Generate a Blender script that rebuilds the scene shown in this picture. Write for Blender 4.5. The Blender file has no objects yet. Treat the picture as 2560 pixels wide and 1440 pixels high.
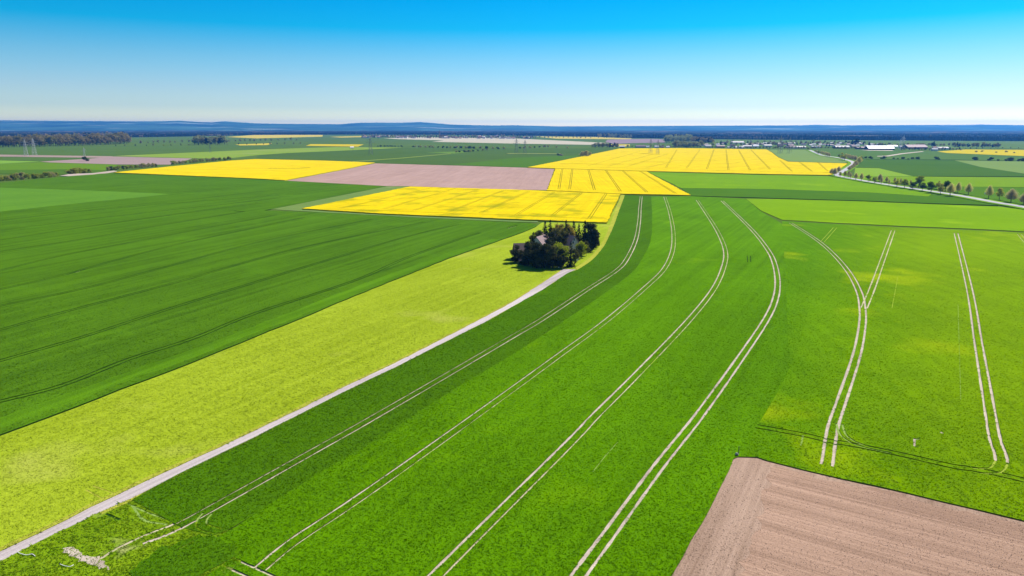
import bpy, bmesh, math, random
import numpy as np
from mathutils import Vector, Matrix
from mathutils.geometry import delaunay_2d_cdt
random.seed(7); RNG = np.random.default_rng(7)
R = math.radians
scene = bpy.context.scene
col = scene.collection

# ------------------------------------------------------------------ camera
HC = 65.0                     # drone height above the fields
FPX = 1730.0                  # focal length in pixels of the 2560 px wide photograph
TH = math.atan(402.0 / FPX)   # downward pitch
cam = bpy.data.cameras.new('camera'); camo = bpy.data.objects.new('camera', cam); col.objects.link(camo)
cam.sensor_width = 36; cam.lens = 36 * FPX / 2560; cam.clip_start = 1; cam.clip_end = 100000
camo.location = (0, 0, HC); camo.rotation_euler = (math.pi / 2 - TH, 0, 0)
scene.camera = camo

# ------------------------------------------------------------------ sky and sun
SUN_AZ, SUN_EL = R(46), R(47)        # azimuth measured from the view direction to the right
sdir = Vector((math.sin(SUN_AZ) * math.cos(SUN_EL), math.cos(SUN_AZ) * math.cos(SUN_EL), math.sin(SUN_EL)))
w = bpy.data.worlds.new('World'); scene.world = w; w.use_nodes = True
nt = w.node_tree; nt.nodes.clear()
out = nt.nodes.new('ShaderNodeOutputWorld'); bg = nt.nodes.new('ShaderNodeBackground')
sky = nt.nodes.new('ShaderNodeTexSky'); sky.sky_type = 'NISHITA'; sky.sun_disc = False
sky.sun_elevation = SUN_EL; sky.sun_rotation = SUN_AZ
sky.altitude = 0; sky.air_density = 1.0; sky.dust_density = 0.3; sky.ozone_density = 3.0
# the photograph's deep graded blue: more saturation the higher the sky stands
tc = nt.nodes.new('ShaderNodeTexCoord'); sx = nt.nodes.new('ShaderNodeSeparateXYZ')
rmp = nt.nodes.new('ShaderNodeValToRGB'); mul = nt.nodes.new('ShaderNodeMix')
mul.data_type = 'RGBA'; mul.blend_type = 'MULTIPLY'; mul.inputs[0].default_value = 1.0
nt.links.new(tc.outputs['Generated'], sx.inputs[0]); nt.links.new(sx.outputs['Z'], rmp.inputs[0])
cr = rmp.color_ramp
SKYR = [(0.0, (2.55, 2.3, 1.08)), (0.013, (1.58, 1.62, 1.22)), (0.026, (1.00, 1.18, 1.24)), (0.05, (0.80, 1.03, 1.22)), (0.09, (0.44, 0.93, 1.17)), (0.128, (0.02, 0.82, 1.16)), (0.163, (0.0, 0.765, 1.18)), (0.22, (0.02, 0.76, 1.16)), (0.4, (0.30, 0.77, 1.10)), (1.0, (0.42, 0.78, 1.06))]
cr.elements[0].position = 0; cr.elements[0].color = (*SKYR[0][1], 1)
cr.elements[1].position = 1; cr.elements[1].color = (*SKYR[-1][1], 1)
for p, c in SKYR[1:-1]:
    e = cr.elements.new(p); e.color = (*c, 1)
nt.links.new(sky.outputs[0], mul.inputs[6]); nt.links.new(rmp.outputs[0], mul.inputs[7])
nt.links.new(mul.outputs[2], bg.inputs[0]); nt.links.new(bg.outputs[0], out.inputs[0])
bg.inputs[1].default_value = 0.054
sl = bpy.data.lights.new('sun', 'SUN'); so = bpy.data.objects.new('sun', sl); col.objects.link(so)
sl.energy = 4.2; sl.angle = R(0.53); sl.color = (1.0, 0.95, 0.87)
so.rotation_euler = (-sdir).to_track_quat('-Z', 'Y').to_euler(); so.location = (200, 200, 300)
vs = scene.view_settings
vs.view_transform = 'Standard'; vs.look = 'None'; vs.gamma = 1; vs.use_curve_mapping = False; vs.exposure = 1.0
scene.render.resolution_x = 1024; scene.render.resolution_y = 576
try:
    scene.cycles.volume_bounces = 0; scene.cycles.max_bounces = 5
except Exception: pass

# ------------------------------------------------------------------ geometry helpers
ST, CT = math.sin(TH), math.cos(TH)
def ray_t(py, z=0.0): return (HC - z) / (FPX * ST + (py - 720) * CT)
def at(px, py, z=0.0):
    """the point of the plane at height z that the photograph shows at this pixel"""
    t = ray_t(py, z)
    return ((px - 1280) * t, (FPX * CT - (py - 720) * ST) * t)
def hgt(py, hpx): return hpx * ray_t(py) / CT       # metres of an upright thing hpx tall whose foot is at row py
def sm(pts, n=6):
    """Catmull-Rom through the points"""
    P = [np.array(p, float) for p in pts]; P = [2 * P[0] - P[1]] + P + [2 * P[-1] - P[-2]]
    o = []
    for i in range(1, len(P) - 2):
        a, b, c, d = P[i - 1:i + 3]
        for k in range(n):
            t = k / n
            o.append(tuple(0.5 * ((2 * b) + (c - a) * t + (2 * a - 5 * b + 4 * c - d) * t * t + (3 * b - a - 3 * c + d) * t ** 3)))
    o.append(tuple(P[-2])); return o
def tag(o, label=None, cat=None, group=None, kind=None):
    if label: o['label'] = label
    if cat: o['category'] = cat
    if group: o['group'] = group
    if kind: o['kind'] = kind
    return o
def link(name, data, parent=None, mats=()):
    o = bpy.data.objects.new(name, data); col.objects.link(o)
    if parent: o.parent = parent
    for m in mats: data.materials.append(m)
    return o
def mesh_np(name, V, F, mi=None, tint=None):
    """mesh out of numpy arrays, all faces with the same number of corners (or a list of lists)"""
    me = bpy.data.meshes.new(name)
    if isinstance(F, np.ndarray):
        k = F.shape[1]
        me.vertices.add(len(V)); me.vertices.foreach_set('co', np.asarray(V, np.float32).ravel())
        me.loops.add(F.size); me.loops.foreach_set('vertex_index', F.astype(np.int32).ravel())
        me.polygons.add(len(F)); me.polygons.foreach_set('loop_start', np.arange(0, F.size, k, dtype=np.int32))
        me.polygons.foreach_set('loop_total', np.full(len(F), k, np.int32))
        me.update(calc_edges=True)
    else:
        me.from_pydata([tuple(v) for v in V], [], F)
    if mi is not None: me.polygons.foreach_set('material_index', np.asarray(mi, np.int32))
    if tint is not None:
        a = me.attributes.new('tint', 'FLOAT', 'POINT'); a.data.foreach_set('value', np.asarray(tint, np.float32))
    me.update(); me.shade_flat(); return me
def empty(name, loc, rz=0, sc=1.0):
    o = bpy.data.objects.new(name, None); col.objects.link(o)
    o.location = loc; o.rotation_euler = (0, 0, rz); o.scale = (sc, sc, sc) if not hasattr(sc, '__len__') else sc
    o.empty_display_size = 0.5
    return o

# ------------------------------------------------------------------ materials
class NB:
    def __init__(s, name):
        s.m = bpy.data.materials.new(name); s.m.use_nodes = True; s.t = s.m.node_tree; s.t.nodes.clear()
        s.out = s.t.nodes.new('ShaderNodeOutputMaterial')
    def n(s, kind, **kw):
        x = s.t.nodes.new(kind)
        for k, v in kw.items(): setattr(x, k, v)
        return x
    def l(s, a, b): s.t.links.new(a, b)
    def pos(s): return s.n('ShaderNodeNewGeometry').outputs['Position']
    def noise(s, vec, scale, detail=3, rough=0.55):
        x = s.n('ShaderNodeTexNoise'); x.inputs['Scale'].default_value = scale
        x.inputs['Detail'].default_value = detail; x.inputs['Roughness'].default_value = rough
        s.l(vec, x.inputs['Vector']); return x.outputs['Fac']
    def mapped(s, vec, rz, sc):
        mp = s.n('ShaderNodeMapping'); mp.inputs['Rotation'].default_value = (0, 0, rz); 
        # rotate first, then stretch: two mapping nodes
        s.l(vec, mp.inputs['Vector']); m2 = s.n('ShaderNodeMapping'); m2.inputs['Scale'].default_value = sc
        s.l(mp.outputs[0], m2.inputs['Vector']); return m2.outputs[0]
    def rng(s, v, a, b, c=0.0, d=1.0):
        x = s.n('ShaderNodeMapRange'); x.inputs[1].default_value = a; x.inputs[2].default_value = b
        x.inputs[3].default_value = c; x.inputs[4].default_value = d; s.l(v, x.inputs[0]); return x.outputs[0]
    def math(s, op, a, b):
        x = s.n('ShaderNodeMath', operation=op)
        for i, v in enumerate((a, b)):
            if isinstance(v, (int, float)): x.inputs[i].default_value = v
            else: s.l(v, x.inputs[i])
        return x.outputs[0]
    def mix(s, f, a, b):
        x = s.n('ShaderNodeMix', data_type='RGBA')
        if isinstance(f, (int, float)): x.inputs[0].default_value = f
        else: s.l(f, x.inputs[0])
        for i, v in ((6, a), (7, b)):
            if isinstance(v, tuple): x.inputs[i].default_value = (*v, 1)
            else: s.l(v, x.inputs[i])
        return x.outputs[2]
    def bsdf(s, c, rough=0.9, spec=0.1, bump=None, bdist=0.2, bstr=0.5, metallic=0):
        p = s.n('ShaderNodeBsdfPrincipled'); p.inputs['Roughness'].default_value = rough
        p.inputs['Specular IOR Level'].default_value = spec; p.inputs['Metallic'].default_value = metallic
        if isinstance(c, tuple): p.inputs['Base Color'].default_value = (*c, 1)
        else: s.l(c, p.inputs['Base Color'])
        if bump is not None:
            b = s.n('ShaderNodeBump'); b.inputs['Strength'].default_value = bstr; b.inputs['Distance'].default_value = bdist
            s.l(bump, b.inputs['Height']); s.l(b.outputs[0], p.inputs['Normal'])
        s.l(p.outputs[0], s.out.inputs['Surface']); return s.m

def _leafy(b, c, trans):
    d = b.n('ShaderNodeBsdfDiffuse'); t = b.n('ShaderNodeBsdfTranslucent'); mx = b.n('ShaderNodeMixShader'); mx.inputs[0].default_value = trans
    b.l(c, d.inputs[0]); b.l(c, t.inputs[0]); b.l(d.outputs[0], mx.inputs[1]); b.l(t.outputs[0], mx.inputs[2])
    b.l(mx.outputs[0], b.out.inputs['Surface']); return b.m
NB.leafy = _leafy
def crop_mat(name, dark, light, patch=None, patch_amt=0.0, big=0.018, ang=0.0, streak=0.35, fine=1.6, bstr=0.6, contrast=1.0, seed=0.0, patchscale=0.02, trans=0, grad=None):
    b = NB(name); p0 = b.pos()
    off = b.n('ShaderNodeVectorMath', operation='ADD'); off.inputs[1].default_value = (seed * 137.1, seed * 71.7, 0); b.l(p0, off.inputs[0]); p = off.outputs[0]
    n1 = b.noise(p, big, 4); n2 = b.noise(p, big * 9, 3); n3 = b.noise(p, fine, 3, 0.7)
    st = b.noise(b.mapped(p, -ang, (0.006, 0.33, 1)), 1.0, 3, 0.6)
    f = b.math('ADD', b.math('MULTIPLY', b.rng(n1, .3, .7), .34), b.math('MULTIPLY', b.rng(n2, .3, .7), .16))
    f = b.math('ADD', f, b.math('MULTIPLY', b.rng(st, .3, .7), streak * .7))
    f = b.math('ADD', f, b.math('MULTIPLY', b.rng(n3, .25, .75), .30))
    at_ = b.n('ShaderNodeAttribute', attribute_name='tint'); f = b.math('ADD', f, at_.outputs['Fac'])
    f = b.rng(f, .5 - .5 / contrast, .5 + .5 / contrast)
    c = b.mix(f, dark, light)
    if grad:
        sx_ = b.n('ShaderNodeSeparateXYZ'); b.l(p0, sx_.inputs[0]); v = b.math('SUBTRACT', sx_.outputs[0], b.math('MULTIPLY', sx_.outputs[1], grad[0])); v = b.math('ADD', v, b.math('MULTIPLY', n2, 14))
        c = b.mix(b.rng(v, grad[1], grad[2]), b.mix(f, grad[3], grad[4]), c)
    if patch:
        n4 = b.noise(p, patchscale, 3, .6); lo = 0.72 - 0.3 * patch_amt
        c = b.mix(b.math('MULTIPLY', b.rng(n4, lo, lo + .14), b.rng(n3, .2, .7, .45, 1)), c, patch)
    hgt_ = b.math('ADD', n3, b.math('MULTIPLY', n2, .6))
    return b.bsdf(c, 0.9, 0.0, hgt_, 0.35, bstr) if not trans else b.leafy(c, trans)
def soil_mat(name, dark, light, ang=0.0, along=0.02, across=0.9, fine=2.5, grass=None, gfac=0.5, bstr=0.5, big=0.03):
    b = NB(name); p = b.pos()
    st = b.noise(b.mapped(p, -ang, (along, across, 1)), 1.0, 4, 0.65)
    st2 = b.noise(b.mapped(p, -ang, (along * .4, across * .22, 1)), 1.0, 3, 0.6)
    n3 = b.noise(p, fine, 4, 0.7); n1 = b.noise(p, big, 3)
    f = b.math('ADD', b.math('MULTIPLY', b.rng(st, .3, .7), .42), b.math('MULTIPLY', b.rng(n3, .3, .7), .25))
    f = b.math('ADD', f, b.math('MULTIPLY', b.rng(st2, .35, .65), .28)); f = b.math('ADD', f, b.math('MULTIPLY', b.rng(n1, .35, .65), .2))
    c = b.mix(b.rng(f, .2, .95), dark, light)
    if grass:
        g = b.noise(p, 0.45, 4, .75); g2 = b.noise(p, 0.035, 2)
        g = b.math('ADD', g, b.math('MULTIPLY', b.math('SUBTRACT', g2, .5), .7))
        c = b.mix(b.rng(g, gfac - .06, gfac + .06, 1, 0), c, grass)
    return b.bsdf(c, 0.95, 0.05, b.math('ADD', n3, b.math('MULTIPLY', st, .8)), 0.15, bstr)
def leaf_mat(name, c1, c2, trans=0.35, var=0.5, scale=0.6):
    b = NB(name); p = b.pos(); n = b.noise(p, scale, 3, .65)
    oi = b.n('ShaderNodeObjectInfo')
    f = b.math('ADD', b.math('MULTIPLY', b.rng(n, .3, .7), 1 - var * .6), b.math('MULTIPLY', oi.outputs['Random'], var * .6))
    c = b.mix(f, c1, c2)
    d = b.n('ShaderNodeBsdfDiffuse'); t = b.n('ShaderNodeBsdfTranslucent'); mx = b.n('ShaderNodeMixShader')
    mx.inputs[0].default_value = trans
    b.l(c, d.inputs[0]); b.l(c, t.inputs[0]); b.l(d.outputs[0], mx.inputs[1]); b.l(t.outputs[0], mx.inputs[2])
    b.l(mx.outputs[0], b.out.inputs['Surface']); return b.m
def plain_mat(name, c, rough=0.8, spec=0.2, var=0.25, scale=1.5, metallic=0, objvar=0.0):
    b = NB(name); n = b.noise(b.pos(), scale, 4, .65)
    d = tuple(max(0, x * (1 - var)) for x in c); l = tuple(min(1, x * (1 + var)) for x in c)
    f = b.rng(n, .3, .7)
    if objvar:
        oi = b.n('ShaderNodeObjectInfo'); f = b.math('ADD', b.math('MULTIPLY', f, 1 - objvar), b.math('MULTIPLY', oi.outputs['Random'], objvar))
    return b.bsdf(b.mix(f, d, l), rough, spec, n, 0.03, 0.3, metallic)

M = {}
ANG_MAIN = math.atan2(*(np.array(at(1593, 936)) - np.array(at(1091, 1440)))[::-1])
ANG_LEFT = math.atan2(*(np.array(at(890, 702)) - np.array(at(0, 1007)))[::-1])
def crop2(key, *a, **k):
    M[key] = crop_mat(*a, **k); M[key + '_t'] = crop_mat(a[0] + '_blades', *a[1:], trans=.42, **k)
crop2('band', 'dark_barley', (.030, .078, .0015), (.062, .152, .002), ang=ANG_MAIN, seed=1)
crop2('main', 'bright_barley', (.040, .104, .0005), (.092, .222, .001), (.135, .265, .001), .25, streak=.55, ang=ANG_MAIN, seed=2)
crop2('right', 'lime_barley', (.070, .138, .0005), (.176, .292, .001), (.24, .32, .002), .5, big=.011, ang=R(88), seed=3, grad=(.51, -19, 42, (.042, .110, .0005), (.10, .24, .001)))
crop2('headland', 'light_headland', (.105, .205, .001), (.165, .295, .0015), (.20, .33, .004), .45, ang=R(4), seed=4)
crop2('left', 'dark_wheat', (.026, .070, .003), (.064, .146, .005), (.072, .17, .005), .4, ang=ANG_LEFT, streak=.95, seed=5)
M['left_edge'] = crop_mat('light_wheat_edge', (.032, .086, .003), (.080, .185, .005), ang=ANG_LEFT, streak=.9, seed=5)
M['left_light'] = crop_mat('light_wheat', (.06, .145, .012), (.10, .22, .016), ang=ANG_LEFT, streak=.4, seed=6)
crop2('meadow', 'meadow_grass', (.150, .205, .004), (.282, .352, .020), (.32, .335, .06), .45, ang=ANG_MAIN, streak=.55, fine=.9, bstr=.8, contrast=1.0, seed=7)
crop2('verge', 'verge_grass', (.18, .21, .012), (.38, .38, .05), (.24, .20, .05), .45, ang=ANG_MAIN, seed=8)
crop2('rough', 'rough_grass', (.060, .135, .002), (.22, .32, .008), (.42, .39, .16), .42, ang=ANG_MAIN, fine=.8, bstr=1.0, contrast=1.2, seed=9, patchscale=.09)
M['mid_bright'] = crop_mat('mid_green', (.088, .188, .002), (.145, .268, .003), (.18, .30, .005), .4, ang=R(-8), streak=.6, seed=10)
M['mid_dark'] = crop_mat('mid_dark_green', (.040, .105, .004), (.068, .150, .006), ang=R(3), seed=11)
M['margin'] = crop_mat('margin_grass', (.085, .155, .03), (.15, .21, .055), (.22, .22, .11), .4, ang=ANG_LEFT, seed=12)
def rape(name, seed, pa, ang):
    return crop_mat(name, (.38, .295, .0005), (.69, .495, .0004), (.25, .25, .003), pa, ang=ang, streak=.5, fine=.7, big=.03, seed=seed, patchscale=.035)
ANG_R3 = math.atan2(*(np.array(at(1452, 484)) - np.array(at(1380, 542)))[::-1])
M['rape1'] = rape('rapeseed_flowers', 13, .1, R(15)); M['rape2'] = rape('rapeseed_flowers_b', 14, .25, R(88)); M['rape3'] = rape('rapeseed_flowers_c', 15, .72, ANG_R3)
M['rape4'] = rape('rapeseed_flowers_d', 16, .42, R(60)); M['rape_far'] = rape('rapeseed_flowers_far', 17, .2, 0)
M['rape_stem'] = crop_mat('rapeseed_stems', (.16, .20, .006), (.34, .32, .01), fine=3)
M['rape_lane'] = crop_mat('rapeseed_lane', (.035, .075, .012), (.08, .12, .015), fine=2)
M['dark_lane'] = crop_mat('shaded_low_crop', (.010, .038, .006), (.020, .060, .008), fine=2)  # low crop; the shadow inside narrow track gaps is put into its colour
M['sand'] = soil_mat('tram_soil', (.28, .225, .175), (.50, .42, .34), along=.5, across=.5, grass=(.10, .19, .01), gfac=.30)
M['sand_grassy'] = soil_mat('tram_soil_grassy', (.28, .25, .14), (.50, .44, .30), along=.5, across=.5, grass=(.19, .29, .02), gfac=.40)
M['pale_lane'] = crop_mat('flattened_crop', (.10, .20, .02), (.28, .36, .10), fine=2.2)
M['yellow_lane'] = crop_mat('yellowed_crop', (.16, .26, .01), (.34, .38, .06), fine=2.2)
M['stems'] = crop_mat('barley_stems', (.05, .085, .012), (.11, .14, .03), fine=3)
M['plough_far'] = soil_mat('harrowed_soil', (.27, .17, .135), (.36, .235, .195), ang=math.atan2(*(np.array(at(1384, 422)) - np.array(at(1366, 474)))[::-1]), along=.01, across=.16, fine=.6)
EDGE = np.array(at(2560, 1301)) - np.array(at(1916, 1150)); ANG_PL = math.atan2(EDGE[1], EDGE[0])
HEDG = np.array(at(1832, 1147)) - np.array(at(1680, 1435)); ANG_PH = math.atan2(HEDG[1], HEDG[0])
M['plough'] = soil_mat('ploughed_soil', (.165, .098, .064), (.40, .258, .180), ang=ANG_PL, along=.010, across=1.25, fine=3.0, bstr=.8)
M['plough_head'] = soil_mat('ploughed_headland', (.19, .12, .080), (.42, .29, .212), ang=ANG_PH, along=.015, across=.7, fine=3.0, bstr=.8)
M['furrow'] = soil_mat('shaded_furrow', (.025, .016, .012), (.07, .05, .04), ang=ANG_PL, along=.3, across=2)  # turned soil, with the shadow of the edge furrow painted into its colour
LD = np.array(at(990, 910)) - np.array(at(100, 1340)); ANG_LANE = math.atan2(LD[1], LD[0])
M['gravel'] = soil_mat('lane_gravel', (.25, .205, .20), (.50, .44, .42), ang=ANG_LANE, along=.02, across=1.1, fine=2.5, bstr=.4)
M['asphalt'] = soil_mat('road_asphalt', (.30, .285, .29), (.42, .40, .40), along=.3, across=.3, fine=.5, bstr=.1)
M['dirt'] = soil_mat('dirt_track', (.34, .27, .21), (.48, .40, .32), along=.1, across=.1)
M['base'] = crop_mat('farmland_base', (.050, .095, .013), (.090, .140, .020), ang=0, big=.003, fine=.05, seed=21)

# ------------------------------------------------------------------ fields
def fence_area(P):
    a = 0
    for i in range(len(P)): x, y = P[i]; x2, y2 = P[(i + 1) % len(P)]; a += x * y2 - x2 * y
    return a / 2
def densify(P, step, jit):
    o = []
    for i in range(len(P)):
        a = np.array(P[i]); b = np.array(P[(i + 1) % len(P)]); d = b - a; L = np.hypot(*d)
        if L < 1e-4: continue
        n = max(1, min(200, int(L / step))); nn = np.array((-d[1], d[0])) / L
        for k in range(n):
            o.append(tuple(a + d * k / n + nn * (random.uniform(-jit, jit) if (jit and k) else 0)))
    return o
def strips(cen, gauge, width, jit=0.04):
    """quads of the wheel tracks along a centre line given in metres"""
    C = np.array(cen); T = np.gradient(C, axis=0); T /= np.maximum(1e-6, np.hypot(T[:, 0], T[:, 1]))[:, None]
    N = np.stack([-T[:, 1], T[:, 0]], 1); out = []
    for s in ((-1, 1) if gauge > 0 else (0,)):
        A = []; B = []; wid_ = (width[1] if s < 0 else width[0]) if isinstance(width, tuple) else width
        for i in range(len(C)):
            c = C[i] + N[i] * s * gauge / 2; ww = wid_ * (0.5 + random.uniform(-jit, jit) * 2.2)
            A.append(c + N[i] * ww); B.append(c - N[i] * ww)
        out.append((A, B))
    return out
def field(name, label, cat, poly, h, mats, tracks=(), step=0, jit=0.0, kind='stuff', tuft=None, wall=1, base=0.0):
    """a crop canopy at height h with its edge walls; wheel tracks are real gaps with their own floor.
    mats: [canopy, wall, floor...]; tracks: (points px, gauge, width, floor material index, floor height)"""
    P = [at(x, y, h) for x, y in poly]
    if step: P = densify(P, step, jit)
    if fence_area(P) < 0: P = P[::-1]
    V = [Vector(p) for p in P]; F = [list(range(len(V)))]; fl = {}
    for pts, g, wd, mi, fz in tracks:
        c = sm([at(x, y, fz) for x, y in pts], 7)
        for si, (A, B) in enumerate(strips(c, g, wd)):
            i0 = len(V); m1 = (mi[1] if si == 0 else mi[0]) if isinstance(mi, tuple) else mi
            for a, b in zip(A, B): V.append(Vector(a)); V.append(Vector(b))
            for k in range(len(A) - 1):
                fl[len(F)] = (m1, fz); q = [i0 + 2 * k, i0 + 2 * k + 1, i0 + 2 * k + 3, i0 + 2 * k + 2]
                if fence_area([tuple(V[j]) for j in q]) < 0: q = q[::-1]
                F.append(q)
    ov, oe, of, _, _, ids = delaunay_2d_cdt(V, [], F, 0, 1e-4, False)
    O = np.array([tuple(v) for v in ov]); cen = np.array([O[list(f)].mean(0) for f in of])
    PP = np.array(P); inside = np.zeros(len(cen), bool); X1, Y1 = PP[:, 0], PP[:, 1]; X2, Y2 = np.roll(X1, -1), np.roll(Y1, -1)
    for x1, y1, x2, y2 in zip(X1, Y1, X2, Y2):
        if y1 == y2: continue
        c = ((y1 > cen[:, 1]) != (y2 > cen[:, 1])) & (cen[:, 0] < (x2 - x1) * (cen[:, 1] - y1) / (y2 - y1) + x1); inside ^= c
    floor = [None] * len(cen)
    for fi, val in fl.items():
        Q = np.array([tuple(V[j]) for j in F[fi]]); bb0, bb1 = Q.min(0), Q.max(0)
        cand = np.nonzero((cen[:, 0] > bb0[0]) & (cen[:, 0] < bb1[0]) & (cen[:, 1] > bb0[1]) & (cen[:, 1] < bb1[1]))[0]
        for ci in cand:
            c = cen[ci]; sg = [(Q[(k + 1) % 4][0] - Q[k][0]) * (c[1] - Q[k][1]) - (Q[(k + 1) % 4][1] - Q[k][1]) * (c[0] - Q[k][0]) for k in range(4)]
            if min(sg) >= 0 or max(sg) <= 0:
                if floor[ci] is None or val > floor[ci]: floor[ci] = val
    vv = []; ff = []; mi_ = []; top = {}; cnt = {}; canopy = []
    def gv(i, z):
        k = (i, round(z, 4))
        if k not in top: top[k] = len(vv); vv.append((ov[i][0], ov[i][1], z))
        return top[k]
    for k_, f in enumerate(of):
        if not inside[k_]: continue
        if floor[k_]:
            m, z = floor[k_]; ff.append([gv(i, z) for i in f]); mi_.append(m)
        else:
            ff.append([gv(i, h) for i in f]); mi_.append(0); canopy.append([tuple(ov[i]) for i in f])
            for a, b in zip(f, list(f[1:]) + [f[0]]): cnt[(a, b)] = 1
    for (a, b) in cnt:
        if wall and (b, a) not in cnt:
            ff.append([gv(a, h), gv(a, base), gv(b, base), gv(b, h)]); mi_.append(1)
    nv0 = len(vv); tot = [len(f) for f in ff]; idx = [i for f in ff for i in f]; tint = np.zeros(nv0)
    VV = np.array(vv); mi_ = np.array(mi_); mats = list(mats)
    if tuft:
        tm = tuft.pop('mat') if 'mat' in tuft else None
        TV, TF, TT = tufts(canopy, h, **tuft)
        if len(TV):
            VV = np.vstack([VV, TV]); tint = np.concatenate([tint, TT]); tot = np.concatenate([tot, np.full(len(TF), 3)]); idx = np.concatenate([idx, (TF + nv0).ravel()])
            mats.append(tm or mats[0]); mi_ = np.concatenate([mi_, np.full(len(TF), len(mats) - 1)])
    me = bpy.data.meshes.new(name); tot = np.asarray(tot, np.int32); idx = np.asarray(idx, np.int32)
    me.vertices.add(len(VV)); me.vertices.foreach_set('co', VV.astype(np.float32).ravel())
    me.loops.add(len(idx)); me.loops.foreach_set('vertex_index', idx)
    me.polygons.add(len(tot)); me.polygons.foreach_set('loop_start', np.concatenate([[0], np.cumsum(tot)[:-1]]).astype(np.int32)); me.polygons.foreach_set('loop_total', tot)
    me.polygons.foreach_set('material_index', mi_.astype(np.int32)); me.update(calc_edges=True); me.shade_flat()
    a = me.attributes.new('tint', 'FLOAT', 'POINT'); a.data.foreach_set('value', tint.astype(np.float32))
    o = link(name, me, None, mats); tag(o, label, cat, None, kind); return o
def tufts(tris, h, dens=2.0, rmin=0, rmax=260, fall=120, size=0.25, tall=0.10, spread=0.13):
    T = np.array([t for t in tris if len(t) == 3], float); 
    if not len(T): return np.zeros((0, 3)), np.zeros((0, 3), int), []
    e1 = T[:, 1] - T[:, 0]; e2 = T[:, 2] - T[:, 0]; A = np.abs(e1[:, 0] * e2[:, 1] - e1[:, 1] * e2[:, 0]) / 2
    n = int(A.sum() * dens); n = min(n, 3000000); idx = RNG.choice(len(T), n, p=A / A.sum())
    u = RNG.random((n, 2)); fl = u.sum(1) > 1; u[fl] = 1 - u[fl]
    P = T[idx, 0] + e1[idx] * u[:, :1] + e2[idx] * u[:, 1:]
    d = np.hypot(P[:, 0], P[:, 1]); keep = (d < rmax) & (np.abs(P[:, 0]) < .80 * P[:, 1] + 12) & (P[:, 1] > 75)
    keep &= RNG.random(n) < np.clip(np.exp(-(d - 90) / fall), 0, 1)
    P = P[keep]; d = d[keep]; n = len(P); k = 3
    s = size * (0.6 + .8 * RNG.random(n)) * np.clip((d / 120) ** .5, 1, 1.5)
    V = np.zeros((n, k, 3, 3)); a0 = RNG.random(n) * math.pi
    for j in range(k):
        a = a0 + j * math.pi / k + RNG.normal(0, .3, n); dx, dy = np.cos(a) * s * .5, np.sin(a) * s * .5
        lx, ly = RNG.normal(0, .7, (2, n)) * s
        V[:, j, 0] = np.stack([P[:, 0] - dx, P[:, 1] - dy, np.full(n, h - .05)], 1)
        V[:, j, 1] = np.stack([P[:, 0] + dx, P[:, 1] + dy, np.full(n, h - .05)], 1)
        V[:, j, 2] = np.stack([P[:, 0] + lx, P[:, 1] + ly, h + tall * (.5 + .9 * RNG.random(n))], 1)
    V = V.reshape(-1, 3); F = np.arange(len(V)).reshape(-1, 3)
    tint = np.repeat(RNG.normal(0, spread, n), k * 3)
    return V, F, tint

# ground sheet
g = 48; xs = np.linspace(-21500, 21500, g + 1); ys = np.linspace(-4500, 19500, g + 1)
GV = np.array([(x, y, 0) for y in ys for x in xs]); GF = np.array([(j * (g + 1) + i, j * (g + 1) + i + 1, (j + 1) * (g + 1) + i + 1, (j + 1) * (g + 1) + i) for j in range(g) for i in range(g)])
o = link('ground', mesh_np('ground', GV, GF), None, [M['base']]); tag(o, 'flat green farmland stretching to the wooded horizon', 'ground', None, 'structure')

# --- boundaries in photograph pixels
lane_l = [(-300, 1532), (0, 1377), (100, 1330), (225, 1267), (295, 1235), (410, 1180), (640, 1074), (890, 952), (990, 905), (1195, 800), (1280, 755), (1390, 684), (1407, 672)]
lane_r = [(-300, 1560), (0, 1404), (45, 1380), (125, 1340), (250, 1280), (330, 1245), (455, 1180), (640, 1091), (890, 965), (995, 915), (1222, 800), (1280, 767), (1355, 725), (1420, 682), (1446, 671)]
mead_top = [(-300, 1193), (0, 1086), (125, 1040), (300, 972), (475, 907), (640, 840), (740, 800), (890, 737), (1130, 642), (1240, 604), (1310, 579), (1340, 566)]
split0 = sm([(640, 1282), (802, 1180), (975, 1080), (1015, 1050), (1165, 955), (1280, 887), (1412, 800), (1487, 750), (1575, 685), (1602, 652), (1627, 600), (1630, 540), (1628, 491)], 4)
split = [(x, y) for x, y in split0]
farm_r = sm([(1446, 673), (1480, 650), (1508, 618), (1530, 575), (1546, 532), (1562, 488)], 4)
seam = sm([(1870, 500), (1905, 530), (1955, 560), (1996, 598), (2022, 650), (2032, 705), (2026, 760), (2010, 830), (1962, 945), (1915, 1030), (1885, 1075), (1870, 1120), (1845, 1141)], 4)
TW, TG = 0.52, 2.0
C1 = [(330, 1383), (400, 1345), (470, 1305), (640, 1210), (800, 1120), (872, 1080), (933, 1045), (1080, 960), (1280, 843), (1353, 800), (1467, 725), (1542, 676), (1568, 646), (1590, 598), (1598, 552), (1600, 520), (1603, 491)]
C2 = [(650, 1424), (735, 1355), (862, 1271), (985, 1186), (1134, 1080), (1280, 975), (1402, 886), (1520, 799), (1617, 716), (1661, 672), (1681, 628), (1684, 590), (1680, 556), (1672, 522), (1662, 492)]
C3 = [(950, 1585), (1091, 1440), (1280, 1252), (1385, 1148), (1452, 1080), (1492, 1037), (1593, 936), (1724, 799), (1786, 720), (1810, 665), (1814, 631), (1803, 597), (1781, 557), (1743, 500)]
C4 = [(1335, 1600), (1447, 1440), (1519, 1342), (1595, 1237), (1652, 1160), (1716, 1080), (1752, 1034), (1841, 910), (1915, 800), (1939, 746), (1944, 702), (1936, 658), (1920, 625), (1885, 580), (1838, 533), (1805, 502)]
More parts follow.
